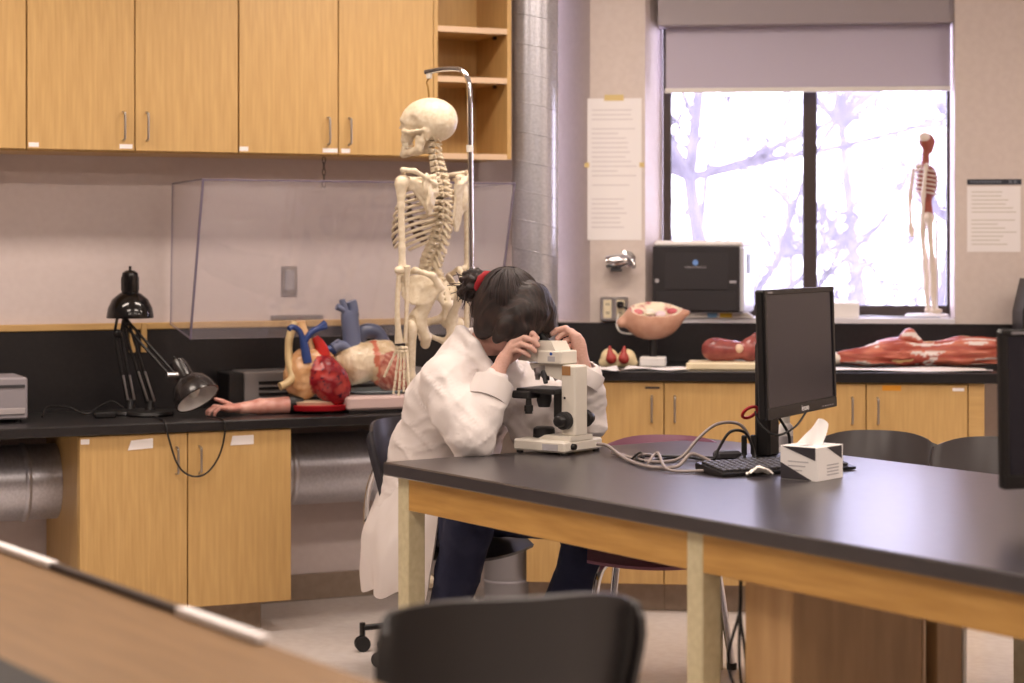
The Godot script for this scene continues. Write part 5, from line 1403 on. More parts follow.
	vm.lathe([Vector2(0, -0.5), Vector2(0.9, -0.5), Vector2(1.0, -0.38), Vector2(0.85, 0), Vector2(1.0, 0.38), Vector2(0.9, 0.5), Vector2(0, 0.5)], 14, Transform3D(Basis.from_scale(Vector3(0.016, 0.022, 0.021)), Vector3.ZERO))
	for s in [-1.0, 1.0]:
		vm.tube([Vector3(-0.012, 0, 0.012 * s), Vector3(-0.026, 0.001, 0.012 * s), Vector3(-0.034, 0.003, 0.036 * s)], [0.006, 0.006, 0.005], 7)
		vm.tube([Vector3(-0.026, 0.010, 0.012 * s), Vector3(-0.028, -0.012, 0.012 * s)], 0.006, 7)
	vm.tube([Vector3(-0.024, 0.002, 0), Vector3(-0.042, -0.006, 0), Vector3(-0.062, -0.022, 0)], [0.008, 0.006, 0.006], 7)
	var vmesh := vm.mesh()
	vmesh.surface_set_material(0, bone)
	var dm := MB.new().lathe([Vector2(0, -0.5), Vector2(0.8, -0.5), Vector2(0.86, 0), Vector2(0.8, 0.5), Vector2(0, 0.5)], 12, Transform3D(Basis.from_scale(Vector3(0.016, 0.008, 0.021)), Vector3.ZERO)).mesh()
	dm.surface_set_material(0, disc)
	for i in 24:
		var u := i / 23.0
		var at := sp.sample_baked(L * u)
		var nx := sp.sample_baked(minf(L, L * u + 0.01))
		var pv := sp.sample_baked(maxf(0.0, L * u - 0.01))
		var up := (pv - nx).normalized()
		var z := Vector3(0, 0, 1)
		var s := lerpf(0.66, 1.28, pow(u, 0.8))
		var o := MeshInstance3D.new()
		o.name = "vertebra"
		o.mesh = vmesh
		t.add_child(o, true)
		o.transform = Transform3D(Basis(up.cross(z), up, z).scaled_local(Vector3(s * 1.02, s * 0.92, s)), at)
		if i < 23:
			var dd := MeshInstance3D.new()
			dd.name = "disc"
			dd.mesh = dm
			o.add_child(dd, true)
			dd.position = Vector3(0, -0.0125, 0)
	# ribs
	var hwid := [0.055, 0.085, 0.102, 0.113, 0.121, 0.126, 0.127, 0.125, 0.119, 0.112, 0.10, 0.088]
	for i in 12:
		var yb := 1.652 - i * 0.0205
		var back := sp.sample_baked(L * clampf((7.5 + i) / 23.0, 0, 1))
		var a := 0.078 + 0.012 * sin(PI * i / 9.0)
		var drop := 0.035 + 0.0075 * minf(i, 8)
		var reach: float = [2.75, 2.8, 2.8, 2.75, 2.7, 2.62, 2.5, 2.3, 2.15, 2.05, 1.5, 1.2][i]
		for s in [-1.0, 1.0]:
			var pts := [Vector3(back.x - 0.018, yb, 0.016 * s)]
			for k in 14:
				var th := 0.38 + (reach - 0.38) * k / 13.0
				pts.append(Vector3(back.x - 0.028 + a * (1.0 - cos(th)) * 1.02, yb - drop * pow(th / 2.8, 1.3), hwid[i] * pow(sin(clampf(th, 0, PI)), 0.75) * s))
			part(MB.new().tube(pts, 0.0058, 7, true, 1.0), "rib", bone, t)
			if i > 0 and i < 10:
				var e: Vector3 = pts[-1]
				var sy := 1.605 - 0.017 * minf(i, 6)
				part(MB.new().tube(curve([e, e.lerp(Vector3(back.x + 0.15, sy, 0.02 * s), 0.5) + Vector3(0.008, -0.012, 0), Vector3(0.158 - 0.002 * i, sy, 0.018 * s)]), 0.0055, 6), "costal_cartilage", cart, t)
	part(MB.new().prism(PackedVector2Array([Vector2(-0.026, 1.632), Vector2(0.026, 1.632), Vector2(0.017, 1.59), Vector2(0.02, 1.51), Vector2(0.006, 1.465), Vector2(-0.006, 1.465), Vector2(-0.02, 1.51), Vector2(-0.017, 1.59)]), 0.009, Transform3D(Basis(Vector3.UP, PI / 2) * Basis(Vector3.RIGHT, -0.08), Vector3(0.02, 0.0, 0.0))), "sternum", bone, t)
	# shoulder blades, collar bones, arms
	for s in [-1.0, 1.0]:
		var zz := func(a: float, b: float, c: float) -> Vector3: return Vector3(a, b, c * s)
		var bl := Field.new(Vector3(-0.09, 1.48, -0.22), Vector3(0.07, 1.70, 0.22), 0.005)
		for q in [[[-0.045, 1.655, 0.065], [-0.052, 1.60, 0.062]], [[-0.052, 1.60, 0.062], [-0.040, 1.525, 0.085]], [[-0.040, 1.525, 0.085], [-0.005, 1.62, 0.145]], [[-0.045, 1.655, 0.065], [-0.01, 1.645, 0.135]], [[-0.052, 1.60, 0.08], [-0.02, 1.62, 0.13]], [[-0.046, 1.56, 0.085], [-0.02, 1.61, 0.128]], [[-0.05, 1.63, 0.07], [-0.018, 1.63, 0.13]]]:
			bl.cap(zz.call(q[0][0], q[0][1], q[0][2]), zz.call(q[1][0], q[1][1], q[1][2]), 0.0065, 0.0065, 0.014)
		bl.chain([zz.call(-0.055, 1.625, 0.068), zz.call(-0.05, 1.648, 0.11), zz.call(-0.03, 1.672, 0.155), zz.call(0.005, 1.676, 0.178)], [0.006, 0.007, 0.009, 0.010], 0.008)
		bl.cap(zz.call(-0.002, 1.63, 0.142), zz.call(0.0, 1.62, 0.148), 0.018, 0.016, 0.01)
		bl.cap(zz.call(0.0, 1.645, 0.135), zz.call(0.035, 1.65, 0.14), 0.008, 0.007, 0.008)
		for q in [[-0.044, 1.60, 0.088], [-0.036, 1.615, 0.105], [-0.046, 1.575, 0.085], [-0.040, 1.555, 0.092], [-0.036, 1.64, 0.095]]:
			bl.ell(zz.call(q[0], q[1], q[2]), Vector3(0.0075, 0.03, 0.026), 0.010, Basis(Vector3.UP, -0.55 * s))
		part(bl.mesh(MB.new()), "shoulder_blade", bone, t)
		part(MB.new().tube(curve([zz.call(0.115, 1.628, 0.025), zz.call(0.11, 1.645, 0.07), zz.call(0.05, 1.665, 0.12), zz.call(0.008, 1.676, 0.17)]), 0.0075, 8), "collar_bone", bone, t)
		var hu := Field.new(Vector3(-0.05, 1.28, -0.23), Vector3(0.06, 1.68, 0.23), 0.006)
		hu.ell(zz.call(0.008, 1.635, 0.168), Vector3(0.024, 0.024, 0.024), 0.01)
		hu.ell(zz.call(0.012, 1.63, 0.186), Vector3(0.018, 0.024, 0.016), 0.012)
		hu.chain([zz.call(0.01, 1.62, 0.18), zz.call(0.008, 1.55, 0.183), zz.call(0.004, 1.40, 0.182), zz.call(0.003, 1.33, 0.182)], [0.02, 0.0125, 0.0115, 0.015], 0.01)
		hu.cap(zz.call(0.003, 1.325, 0.158), zz.call(0.003, 1.325, 0.206), 0.014, 0.013, 0.01)
		part(hu.mesh(MB.new()), "humerus", bone, t)
		part(MB.new().tube(curve([zz.call(-0.014, 1.34, 0.178), zz.call(-0.008, 1.30, 0.172), zz.call(-0.004, 1.20, 0.166), zz.call(0.004, 1.07, 0.166)], 4), [0.014, 0.014, 0.013, 0.012, 0.011, 0.010, 0.009, 0.008, 0.008, 0.007, 0.007, 0.007, 0.009], 9), "ulna", bone, t)
		part(MB.new().tube(curve([zz.call(0.006, 1.31, 0.196), zz.call(0.008, 1.29, 0.196), zz.call(0.014, 1.18, 0.196), zz.call(0.016, 1.07, 0.184)], 4), [0.012, 0.011, 0.009, 0.008, 0.008, 0.009, 0.009, 0.009, 0.009, 0.010, 0.011, 0.014, 0.016], 9), "radius", bone, t)
		var hn := MB.new()
		for k in 8:
			hn.ell(zz.call(-0.008 + 0.012 * (k % 4), 1.053 - 0.013 * (k / 4), 0.176 + 0.004 * (k % 2)), Vector3(0.0078, 0.0078, 0.009), 8)
		var hp := part(hn, "wrist_bones", bone, t)
		for k in 5:
			var x := -0.016 + 0.0125 * k
			var len0: float = [0.052, 0.058, 0.064, 0.062, 0.038][k]
			var spread := (k - 1.8) * 0.005
			var p := Vector3(x, 1.036, 0.178 * s)
			var thumb := 0.011 if k == 4 else 0.0
			for seg in ([0.0, 1.0, 1.6, 2.02] if k < 4 else [0.0, 1.0, 1.75]):
				var nxt: float = {0.0: 0.96, 1.0: 1.56, 1.6: 1.98, 2.02: 2.34, 1.75: 2.3}[seg]
				if k == 4 and seg == 1.0:
					nxt = 1.7
				var a0 := p + Vector3(spread * seg + thumb * (0.4 + seg * 0.6), -len0 * seg, 0.006 * seg * s)
				var a1 := p + Vector3(spread * nxt + thumb * (0.4 + nxt * 0.6), -len0 * nxt, 0.006 * nxt * s)
				part(MB.new().tube([a0, a0.lerp(a1, 0.15), a0.lerp(a1, 0.5), a0.lerp(a1, 0.88), a1], [0.0055, 0.0058, 0.0036, 0.0052, 0.0045], 7), "finger_bone", bone, hp)
	# pelvis
	var pf := Field.new(Vector3(-0.09, 1.03, -0.18), Vector3(0.17, 1.36, 0.18), 0.006)
	pf.ell(Vector3(0.0, 1.245, 0), Vector3(0.018, 0.055, 0.048), 0.015, Basis(Vector3.BACK, -0.35))
	pf.cap(Vector3(-0.015, 1.20, 0), Vector3(0.0, 1.15, 0), 0.016, 0.007, 0.02)
	for s in [-1.0, 1.0]:
		var bs := Basis(Vector3.UP, -0.62 * s) * Basis(Vector3.RIGHT, -0.38 * s)
		pf.ell(Vector3(0.035, 1.255, 0.098 * s), Vector3(0.064, 0.060, 0.010), 0.014, bs)
		pf.chain([Vector3(-0.032, 1.26, 0.055 * s), Vector3(-0.02, 1.305, 0.085 * s), Vector3(0.03, 1.325, 0.122 * s), Vector3(0.085, 1.30, 0.132 * s), Vector3(0.10, 1.255, 0.125 * s)], [0.014, 0.011, 0.010, 0.010, 0.010], 0.012)
		pf.cap(Vector3(0.0, 1.24, 0.07 * s), Vector3(0.045, 1.16, 0.085 * s), 0.022, 0.03, 0.02)
		pf.ell(Vector3(0.05, 1.145, 0.09 * s), Vector3(0.036, 0.036, 0.03), 0.012)
		pf.chain([Vector3(0.06, 1.15, 0.075 * s), Vector3(0.105, 1.135, 0.035 * s), Vector3(0.115, 1.12, 0.006 * s)], [0.017, 0.012, 0.015], 0.01)
		pf.chain([Vector3(0.035, 1.13, 0.085 * s), Vector3(0.02, 1.085, 0.07 * s), Vector3(0.035, 1.062, 0.06 * s)], [0.022, 0.017, 0.018], 0.01)
		pf.chain([Vector3(0.035, 1.065, 0.058 * s), Vector3(0.075, 1.08, 0.035 * s), Vector3(0.112, 1.11, 0.008 * s)], [0.013, 0.008, 0.010], 0.008)
		pf.ell(Vector3(0.055, 1.145, 0.122 * s), Vector3(0.024, 0.024, 0.018), -0.006)
		for k in 4:
			pf.ell(Vector3(-0.012 - 0.004 * k, 1.272 - 0.018 * k, 0.018 * s), Vector3(0.016, 0.005, 0.005), -0.003)
	pf.bump(func(p: Vector3) -> float: return 0.0016 * fn.get_noise_3dv(p * 2.0), 0.02)
	part(pf.mesh(MB.new()), "pelvis", bone, t).position.x = -0.034
	for s in [-1.0, 1.0]:
		var fe := Field.new(Vector3(-0.02, 0.62, -0.2), Vector3(0.12, 1.19, 0.2), 0.007)
		fe.ell(Vector3(0.052, 1.145, 0.112 * s), Vector3(0.024, 0.024, 0.024), 0.008)
		fe.cap(Vector3(0.052, 1.142, 0.115 * s), Vector3(0.045, 1.11, 0.15 * s), 0.016, 0.018, 0.01)
		fe.ell(Vector3(0.038, 1.12, 0.162 * s), Vector3(0.02, 0.032, 0.018), 0.012)
		fe.chain([Vector3(0.045, 1.09, 0.155 * s), Vector3(0.05, 0.95, 0.15 * s), Vector3(0.055, 0.76, 0.128 * s), Vector3(0.05, 0.70, 0.122 * s)], [0.02, 0.0155, 0.016, 0.024], 0.015)
		fe.cap(Vector3(0.045, 0.69, 0.098 * s), Vector3(0.045, 0.69, 0.148 * s), 0.024, 0.024, 0.012)
		part(fe.mesh(MB.new()), "femur", bone, t).position = Vector3(-0.034, 0, -0.028 * s)
		part(MB.new().ell(Vector3(0.085, 0.695, 0.122 * s), Vector3(0.012, 0.022, 0.022), 12), "kneecap", bone, t).position = Vector3(-0.034, 0, -0.028 * s)
		part(MB.new().tube(curve([Vector3(0.045, 0.66, 0.118 * s), Vector3(0.048, 0.62, 0.118 * s), Vector3(0.052, 0.45, 0.114 * s), Vector3(0.045, 0.295, 0.108 * s), Vector3(0.045, 0.275, 0.108 * s)], 3), [0.034, 0.028, 0.022, 0.018, 0.015, 0.014, 0.013, 0.012, 0.012, 0.014, 0.018, 0.022, 0.021], 10), "tibia", bone, t).position = Vector3(-0.034, 0, -0.028 * s)
		part(MB.new().tube(curve([Vector3(0.025, 0.64, 0.148 * s), Vector3(0.03, 0.45, 0.144 * s), Vector3(0.035, 0.265, 0.136 * s)], 4), 0.0075, 8), "fibula", bone, t).position = Vector3(-0.034, 0, -0.028 * s)
		var ft := Field.new(Vector3(-0.05, 0.19, 0.05 if s > 0 else -0.17), Vector3(0.21, 0.29, 0.17 if s > 0 else -0.05), 0.005)
		ft.cap(Vector3(0.045, 0.262, 0.11 * s), Vector3(-0.01, 0.225, 0.112 * s), 0.02, 0.02, 0.01)
		ft.cap(Vector3(0.05, 0.255, 0.11 * s), Vector3(0.09, 0.24, 0.11 * s), 0.018, 0.014, 0.01)
		for k in 5:
			var z0: float = (0.092 + 0.009 * k) * s
			ft.cap(Vector3(0.085, 0.24, z0), Vector3(0.175 - 0.008 * k, 0.215, (0.085 + 0.014 * k) * s), 0.006, 0.0055, 0.004)
		part(ft.mesh(MB.new()), "foot_bones", bone, t).position = Vector3(-0.034, 0, -0.028 * s)

# ---------------------------------------------------------------- the student
func student() -> void:
	var t := thing("person", "person in a white lab coat and dark jeans bent over a microscope", "person", PF)
	var fn := FastNoiseLite.new()
	fn.seed = 31
	fn.frequency = 7.0
	fn.fractal_octaves = 2
	var coat_m := tex_mat(noise_tex(60, 0.2, rgb(220, 211, 208), rgb(230, 222, 219), 2), Vector3(10, 10, 10), 0.85)
	coat_m.backlight_enabled = true
	coat_m.backlight = Color(0.12, 0.11, 0.11)
	# --- skin: neck, head, both hands
	var fw := Vector3(0.76, -0.65, 0).normalized()
	var up := Vector3(0.65, 0.76, 0).normalized()
	var hb := Basis(fw, up, Vector3(0, 0, 1))
	var H := Transform3D(hb, Vector3(0.300, 1.198, 0))
	var skin := MB.new()
	var hf := Field.new(Vector3(0.08, 0.98, -0.12), Vector3(0.46, 1.34, 0.12), 0.005)
	hf.ell(H * Vector3(-0.012, 0.022, 0), Vector3(0.094, 0.092, 0.075), 0.01, hb)
	hf.ell(H * Vector3(0.03, -0.05, 0), Vector3(0.062, 0.06, 0.058), 0.03, hb)
	hf.ell(H * Vector3(0.055, -0.09, 0), Vector3(0.028, 0.022, 0.028), 0.025, hb)
	hf.cap(H * Vector3(0.085, -0.002, 0), H * Vector3(0.112, -0.04, 0), 0.009, 0.013, 0.012)
	hf.cap(H * Vector3(0.088, -0.066, -0.018), H * Vector3(0.088, -0.066, 0.018), 0.008, 0.008, 0.008)
	hf.cap(H * Vector3(0.085, -0.076, -0.015), H * Vector3(0.085, -0.076, 0.015), 0.008, 0.008, 0.006)
	for s in [-1.0, 1.0]:
		hf.ell(H * Vector3(0.088, 0.002, 0.033 * s), Vector3(0.012, 0.012, 0.017), -0.008, hb)
		hf.ell(H * Vector3(-0.008, -0.012, 0.078 * s), Vector3(0.018, 0.032, 0.008), 0.006, hb * Basis(Vector3.UP, 0.3 * s))
	hf.cap(Vector3(0.155, 1.03, 0), Vector3(0.25, 1.15, 0), 0.056, 0.052, 0.025)
	hf.mesh(skin)
	# right hand
	var rh := Field.new(Vector3(0.25, 0.93, 0.0), Vector3(0.50, 1.18, 0.18), 0.004)
	rh.cap(Vector3(0.325, 0.945, 0.128), Vector3(0.335, 1.01, 0.108), 0.030, 0.024, 0.01)
	rh.cap(Vector3(0.335, 1.01, 0.108), Vector3(0.352, 1.055, 0.092), 0.024, 0.022, 0.012)
	for q in [[0.378, 1.122, 0.072], [0.382, 1.106, 0.082], [0.376, 1.09, 0.086], [0.366, 1.075, 0.086]]:
		rh.cap(Vector3(0.345, 1.045, 0.093), Vector3(q[0], q[1], q[2]), 0.018, 0.0115, 0.008)
	var rfing := [[[0.378, 1.122, 0.072], [0.412, 1.142, 0.066], [0.436, 1.134, 0.055], [0.449, 1.120, 0.050]], [[0.382, 1.106, 0.082], [0.420, 1.122, 0.078], [0.446, 1.112, 0.064], [0.456, 1.098, 0.056]], [[0.376, 1.09, 0.086], [0.412, 1.102, 0.083], [0.438, 1.092, 0.070], [0.448, 1.080, 0.061]], [[0.366, 1.075, 0.086], [0.396, 1.083, 0.084], [0.418, 1.074, 0.073], [0.428, 1.064, 0.065]]]
	for k in 4:
		var pts := []
		for q in rfing[k]:
			pts.append(Vector3(q[0], q[1], q[2]))
		hand_chain(rh, pts, [0.0105, 0.0108, 0.0102, 0.0092][k], [0.0085, 0.0087, 0.0082, 0.0074][k])
	hand_chain(rh, [Vector3(0.345, 1.04, 0.078), Vector3(0.372, 1.062, 0.058), Vector3(0.398, 1.085, 0.052), Vector3(0.415, 1.102, 0.050)], 0.0125, 0.0085)
	rh.mesh(skin)
	# left hand
	var lh := Field.new(Vector3(0.36, 0.95, -0.2), Vector3(0.60, 1.20, -0.01), 0.004)
	lh.cap(Vector3(0.515, 0.97, -0.135), Vector3(0.512, 1.03, -0.112), 0.029, 0.024, 0.01)
	for q in [[0.498, 1.128, -0.076], [0.512, 1.122, -0.086], [0.520, 1.108, -0.092], [0.522, 1.092, -0.094]]:
		lh.cap(Vector3(0.512, 1.04, -0.105), Vector3(q[0], q[1], q[2]), 0.020, 0.0115, 0.010)
	var lfing := [[[0.498, 1.128, -0.076], [0.474, 1.148, -0.070], [0.448, 1.142, -0.058], [0.434, 1.130, -0.052]], [[0.512, 1.122, -0.086], [0.486, 1.138, -0.084], [0.460, 1.128, -0.070], [0.448, 1.114, -0.060]], [[0.520, 1.108, -0.092], [0.494, 1.120, -0.092], [0.470, 1.108, -0.078], [0.458, 1.096, -0.066]], [[0.522, 1.092, -0.094], [0.500, 1.100, -0.095], [0.480, 1.090, -0.084], [0.470, 1.080, -0.074]]]
	for k in 4:
		var pts := []
		for q in lfing[k]:
			pts.append(Vector3(q[0], q[1], q[2]))
		hand_chain(lh, pts, [0.0105, 0.0108, 0.0102, 0.0092][k], [0.0085, 0.0087, 0.0082, 0.0074][k])
	hand_chain(lh, [Vector3(0.505, 1.035, -0.082), Vector3(0.48, 1.06, -0.062), Vector3(0.458, 1.082, -0.055), Vector3(0.446, 1.10, -0.052)], 0.0125, 0.0085)
	lh.mesh(skin)
	var skin_m := tex_mat(noise_tex(61, 0.05, rgb(206, 160, 144), rgb(222, 180, 166), 3), Vector3(9, 9, 9), 0.5)
	skin_m.subsurf_scatter_enabled = true
	skin_m.subsurf_scatter_strength = 0.08
	part(skin, "body", skin_m, t)
	for s in [-1.0, 1.0]:
		var e := part(MB.new().ell(H * Vector3(0.079, 0.002, 0.032 * s), Vector3(0.0115, 0.0115, 0.0115), 14), "eye", M.white, t)
		part(MB.new().ell(H * Vector3(0.0885, 0.002, 0.032 * s), Vector3(0.003, 0.0055, 0.0055), 10, hb), "iris", mat(rgb(60, 40, 28), 0.3), e)
	# --- hair
	var hn := FastNoiseLite.new()
	hn.seed = 12
	hn.frequency = 30.0
	hn.fractal_octaves = 2
	var hr := Field.new(Vector3(0.10, 1.04, -0.13), Vector3(0.50, 1.36, 0.13), 0.0055)
	hr.ell(H * Vector3(-0.022, 0.034, 0), Vector3(0.110, 0.100, 0.092), 0.01, hb)
	hr.ell(H * Vector3(-0.06, -0.02, 0), Vector3(0.062, 0.085, 0.078), 0.03, hb)
	for s in [-1.0, 1.0]:
		hr.ell(H * Vector3(-0.008, -0.03, 0.066 * s), Vector3(0.050, 0.080, 0.028), 0.02, hb)
	hr.ell(H * Vector3(0.085, -0.06, 0), Vector3(0.062, 0.075, 0.056), -0.012, hb)
	hr.ell(H * Vector3(0.056, 0.026, 0), Vector3(0.054, 0.078, 0.086), 0.03, hb)
	for s in [-1.0, 1.0]:  # sweeping fringe from the parting, falling forward beside the face
		hr.chain([H * Vector3(0.03, 0.118, 0.01 * s), H * Vector3(0.082, 0.085, 0.036 * s), H * Vector3(0.112, 0.030, 0.060 * s), H * Vector3(0.115, -0.03, 0.070 * s)], [0.020, 0.024, 0.024, 0.016], 0.03)
		hr.chain([H * Vector3(0.04, 0.112, 0.03 * s), H * Vector3(0.075, 0.065, 0.060 * s), H * Vector3(0.070, 0.0, 0.078 * s), H * Vector3(0.065, -0.055, 0.080 * s)], [0.022, 0.026, 0.025, 0.014], 0.03)
	hr.chain([H * Vector3(0.05, 0.115, 0.0), H * Vector3(0.10, 0.08, 0.004), H * Vector3(0.124, 0.030, 0.006)], [0.018, 0.019, 0.015], 0.03)
	hr.bump(func(p: Vector3) -> float:
		var q := hb.transposed() * (p - H.origin)
		return 0.004 * hn.get_noise_3d(q.x * 0.3, q.y * 0.3, q.z * 2.4 + 0.4 * q.x), 0.02)
	var hcol := func(p: Vector3) -> Color:
		var q := hb.transposed() * (p - H.origin)
		return lin(24, 15, 15).lerp(lin(50, 34, 31), clampf(hn.get_noise_3d(q.x * 0.4, q.y * 0.4, q.z * 5.0 + q.x) * 1.5 + 0.4, 0, 1))
	var hair_m := vmat(0.58)
	var hair := part(hr.mesh(MB.new(), hcol), "hair", hair_m, t)
	var bc := Vector3(0.176, 1.290, 0.02)
	var bu := Field.new(Vector3(0.06, 1.19, -0.08), Vector3(0.27, 1.39, 0.12), 0.005)
	bu.ell(bc, Vector3(0.044, 0.044, 0.044), 0.01)
	bu.ell(bc + Vector3(-0.024, -0.024, 0.01), Vector3(0.030, 0.032, 0.032), 0.01)
	bu.ell(bc + Vector3(0.012, 0.018, -0.008), Vector3(0.026, 0.022, 0.03), 0.01)
	bu.bump(func(p: Vector3) -> float: return 0.016 * hn.get_noise_3dv(p * 1.1), 0.03)
	part(bu.mesh(MB.new(), hcol), "hair_bun", hair_m, hair)
	var rng := RandomNumberGenerator.new()
	rng.seed = 8
	var curls := MB.new()
	curls.col = lin(40, 26, 25)
	for k in 90:
		var a := rng.randf() * TAU
		var p0 := bc + Vector3(-0.005 + 0.026 * cos(a), rng.randf_range(-0.03, 0.028), 0.03 * sin(a))
		var d := Vector3(rng.randf_range(-1.0, 0.15), rng.randf_range(-1.3, 0.5), rng.randf_range(-0.7, 0.7)).normalized()
		var pts := [p0]
		for i in 5:
			d = (d + Vector3(rng.randf_range(-0.5, 0.5), rng.randf_range(-0.75, 0.35), rng.randf_range(-0.5, 0.5))).normalized()
			pts.append(pts[-1] + d * rng.randf_range(0.008, 0.017))
		curls.tube(curve(pts, 3), 0.0014, 5)
	for k in 24:
		var z := rng.randf_range(-0.06, 0.06)
		var p0 := H * Vector3(-0.10, -0.02 + rng.randf_range(-0.03, 0.03), z)
		curls.tube(curve([p0, p0 + Vector3(-0.01, -0.025, 0.004), p0 + Vector3(-0.006 + rng.randf_range(-0.01, 0.01), -0.055, rng.randf_range(-0.01, 0.01))], 4), 0.0014, 5)
	part(curls, "loose_curls", hair_m, hair).set_meta("kind", "stuff")
	var strands := MB.new()
	var d0 := Vector3(-0.62, 0.78, 0.10).normalized()
	for k in 260:
		var az := rng.randf() * TAU
		var spread := rng.randf_range(1.1, 2.15)
		var side := (Vector3(0.78, 0.62, 0) * cos(az) + Vector3(0, 0, 1) * sin(az)).normalized()
		var rad := rng.randf_range(0.998, 1.022)
		var pts := []
		for i in 10:
			var a := 0.22 + (spread - 0.22) * i / 9.0
			var dd := (d0 * cos(a) + side * sin(a)).normalized()
			pts.append(H * (Vector3(-0.022, 0.034, 0) + dd * Vector3(0.110, 0.100, 0.092) * rad))
		var g := rng.randf_range(0.7, 1.5)
		strands.col = Color(lin(34, 22, 21).r * g, lin(34, 22, 21).g * g, lin(34, 22, 21).b * g)
		if spread < 1.75 or cos(az) > 0.2:
			strands.tube(pts, [0.0012, 0.002, 0.002, 0.002, 0.002, 0.002, 0.002, 0.002, 0.0016, 0.0008], 4, false)
	for k in 150:
		var az := rng.randf_range(-1.75, 1.75)
		var spread := rng.randf_range(1.3, 2.0)
		var side := Vector3(cos(az), 0, sin(az))
		var rad := rng.randf_range(0.998, 1.03)
		var pts := []
		for i in 9:
			var a := 0.05 + spread * i / 8.0
			var dd := (Vector3(-0.25, 0.97, 0) * cos(a) + side * sin(a)).normalized()
			pts.append(H * (Vector3(0.056, 0.026, 0) + dd * Vector3(0.056, 0.080, 0.088) * rad))
		var g := rng.randf_range(0.7, 1.5)
		strands.col = Color(lin(34, 22, 21).r * g, lin(34, 22, 21).g * g, lin(34, 22, 21).b * g)
		strands.tube(pts, [0.0012, 0.002, 0.002, 0.002, 0.002, 0.002, 0.002, 0.0016, 0.0008], 4, false)
	part(strands, "strands", hair_m, hair).set_meta("kind", "stuff")
	var tie := []
	for i in 19:
		var a := TAU * i / 18.0
		tie.append(Vector3(0.216, 1.292, 0.018) + (Vector3(0.45, 0.89, 0) * 0.030 * cos(a) + Vector3(0, 0, 0.030) * sin(a)))
	part(MB.new().tube(tie, [0.012, 0.014, 0.012, 0.015, 0.012, 0.013, 0.015, 0.012, 0.014, 0.013, 0.012, 0.015, 0.013, 0.012, 0.014, 0.012, 0.015, 0.013, 0.012], 9, false), "hair_tie", mat(rgb(150, 20, 32), 0.8), hair, "red hair tie")
	# --- lab coat
	var ct := Field.new(Vector3(-0.26, 0.44, -0.34), Vector3(0.60, 1.19, 0.34), 0.0095)
	ct.cap(Vector3(-0.01, 0.54, -0.05), Vector3(-0.01, 0.54, 0.05), 0.155, 0.155, 0.03)
	for s in [-1.0, 1.0]:
		ct.chain([Vector3(-0.01, 0.55, 0.05 * s), Vector3(0.03, 0.72, 0.055 * s), Vector3(0.105, 0.90, 0.075 * s), Vector3(0.145, 0.985, 0.09 * s)], [0.15, 0.135, 0.125, 0.085], 0.04)
		ct.cap(Vector3(0.15, 1.02, 0.05 * s), Vector3(0.17, 0.985, 0.165 * s), 0.062, 0.068, 0.04)
		# collar and lapel
		ct.chain([Vector3(0.115, 1.115, 0.0), Vector3(0.15, 1.13, 0.062 * s), Vector3(0.222, 1.095, 0.082 * s), Vector3(0.268, 1.0, 0.062 * s), Vector3(0.25, 0.86, 0.03 * s)], [0.021, 0.021, 0.021, 0.024, 0.024], 0.010)
		ct.chain([Vector3(0.105, 1.03, 0.0), Vector3(0.135, 1.07, 0.06 * s), Vector3(0.21, 1.05, 0.08 * s)], [0.045, 0.042, 0.036], 0.03)
	ct.chain([Vector3(0.17, 0.98, 0.165), Vector3(0.25, 0.88, 0.21), Vector3(0.325, 0.805, 0.222)], [0.078, 0.072, 0.068], 0.03)
	ct.chain([Vector3(0.325, 0.815, 0.222), Vector3(0.325, 0.88, 0.175), Vector3(0.325, 0.965, 0.122)], [0.066, 0.062, 0.056], 0.02)
	ct.ell(Vector3(0.328, 0.99, 0.112), Vector3(0.034, 0.03, 0.034), -0.004)
	ct.chain([Vector3(0.17, 0.98, -0.165), Vector3(0.33, 0.90, -0.20), Vector3(0.475, 0.865, -0.185)], [0.075, 0.066, 0.058], 0.03)
	ct.chain([Vector3(0.475, 0.865, -0.185), Vector3(0.49, 0.83, -0.17), Vector3(0.475, 0.80, -0.165)], [0.056, 0.05, 0.028], 0.03)
	ct.chain([Vector3(0.48, 0.87, -0.18), Vector3(0.497, 0.93, -0.155), Vector3(0.512, 0.995, -0.128)], [0.056, 0.054, 0.047], 0.02)
	ct.chain([Vector3(0.24, 0.95, -0.09), Vector3(0.30, 0.82, -0.11), Vector3(0.34, 0.70, -0.12)], [0.055, 0.06, 0.05], 0.03)
	ct.chain([Vector3(0.30, 0.90, -0.14), Vector3(0.37, 0.80, -0.16), Vector3(0.39, 0.73, -0.15)], [0.05, 0.055, 0.04], 0.03)
	ct.ell(Vector3(0.515, 1.015, -0.12), Vector3(0.034, 0.03, 0.034), -0.004)
	ct.bump(func(p: Vector3) -> float:
		var a := fn.get_noise_3d(p.x * 0.8 + p.y * 0.9, p.y * 0.25 - p.x * 0.3, p.z * 0.7)
		var b := fn.get_noise_3d(p.x * 0.35 - p.y * 0.3 + 9.0, p.y * 1.2 + p.z * 0.6, p.z * 0.35 - p.x * 0.45)
		var ridge := pow(1.0 - minf(absf(a) * 2.2, 1.0), 2.0) + 0.8 * pow(1.0 - minf(absf(b) * 2.2, 1.0), 2.0)
		return 0.003 - 0.0075 * ridge, 0.05)
	var coat := part(ct.mesh(MB.new()), "lab_coat", coat_m, t)
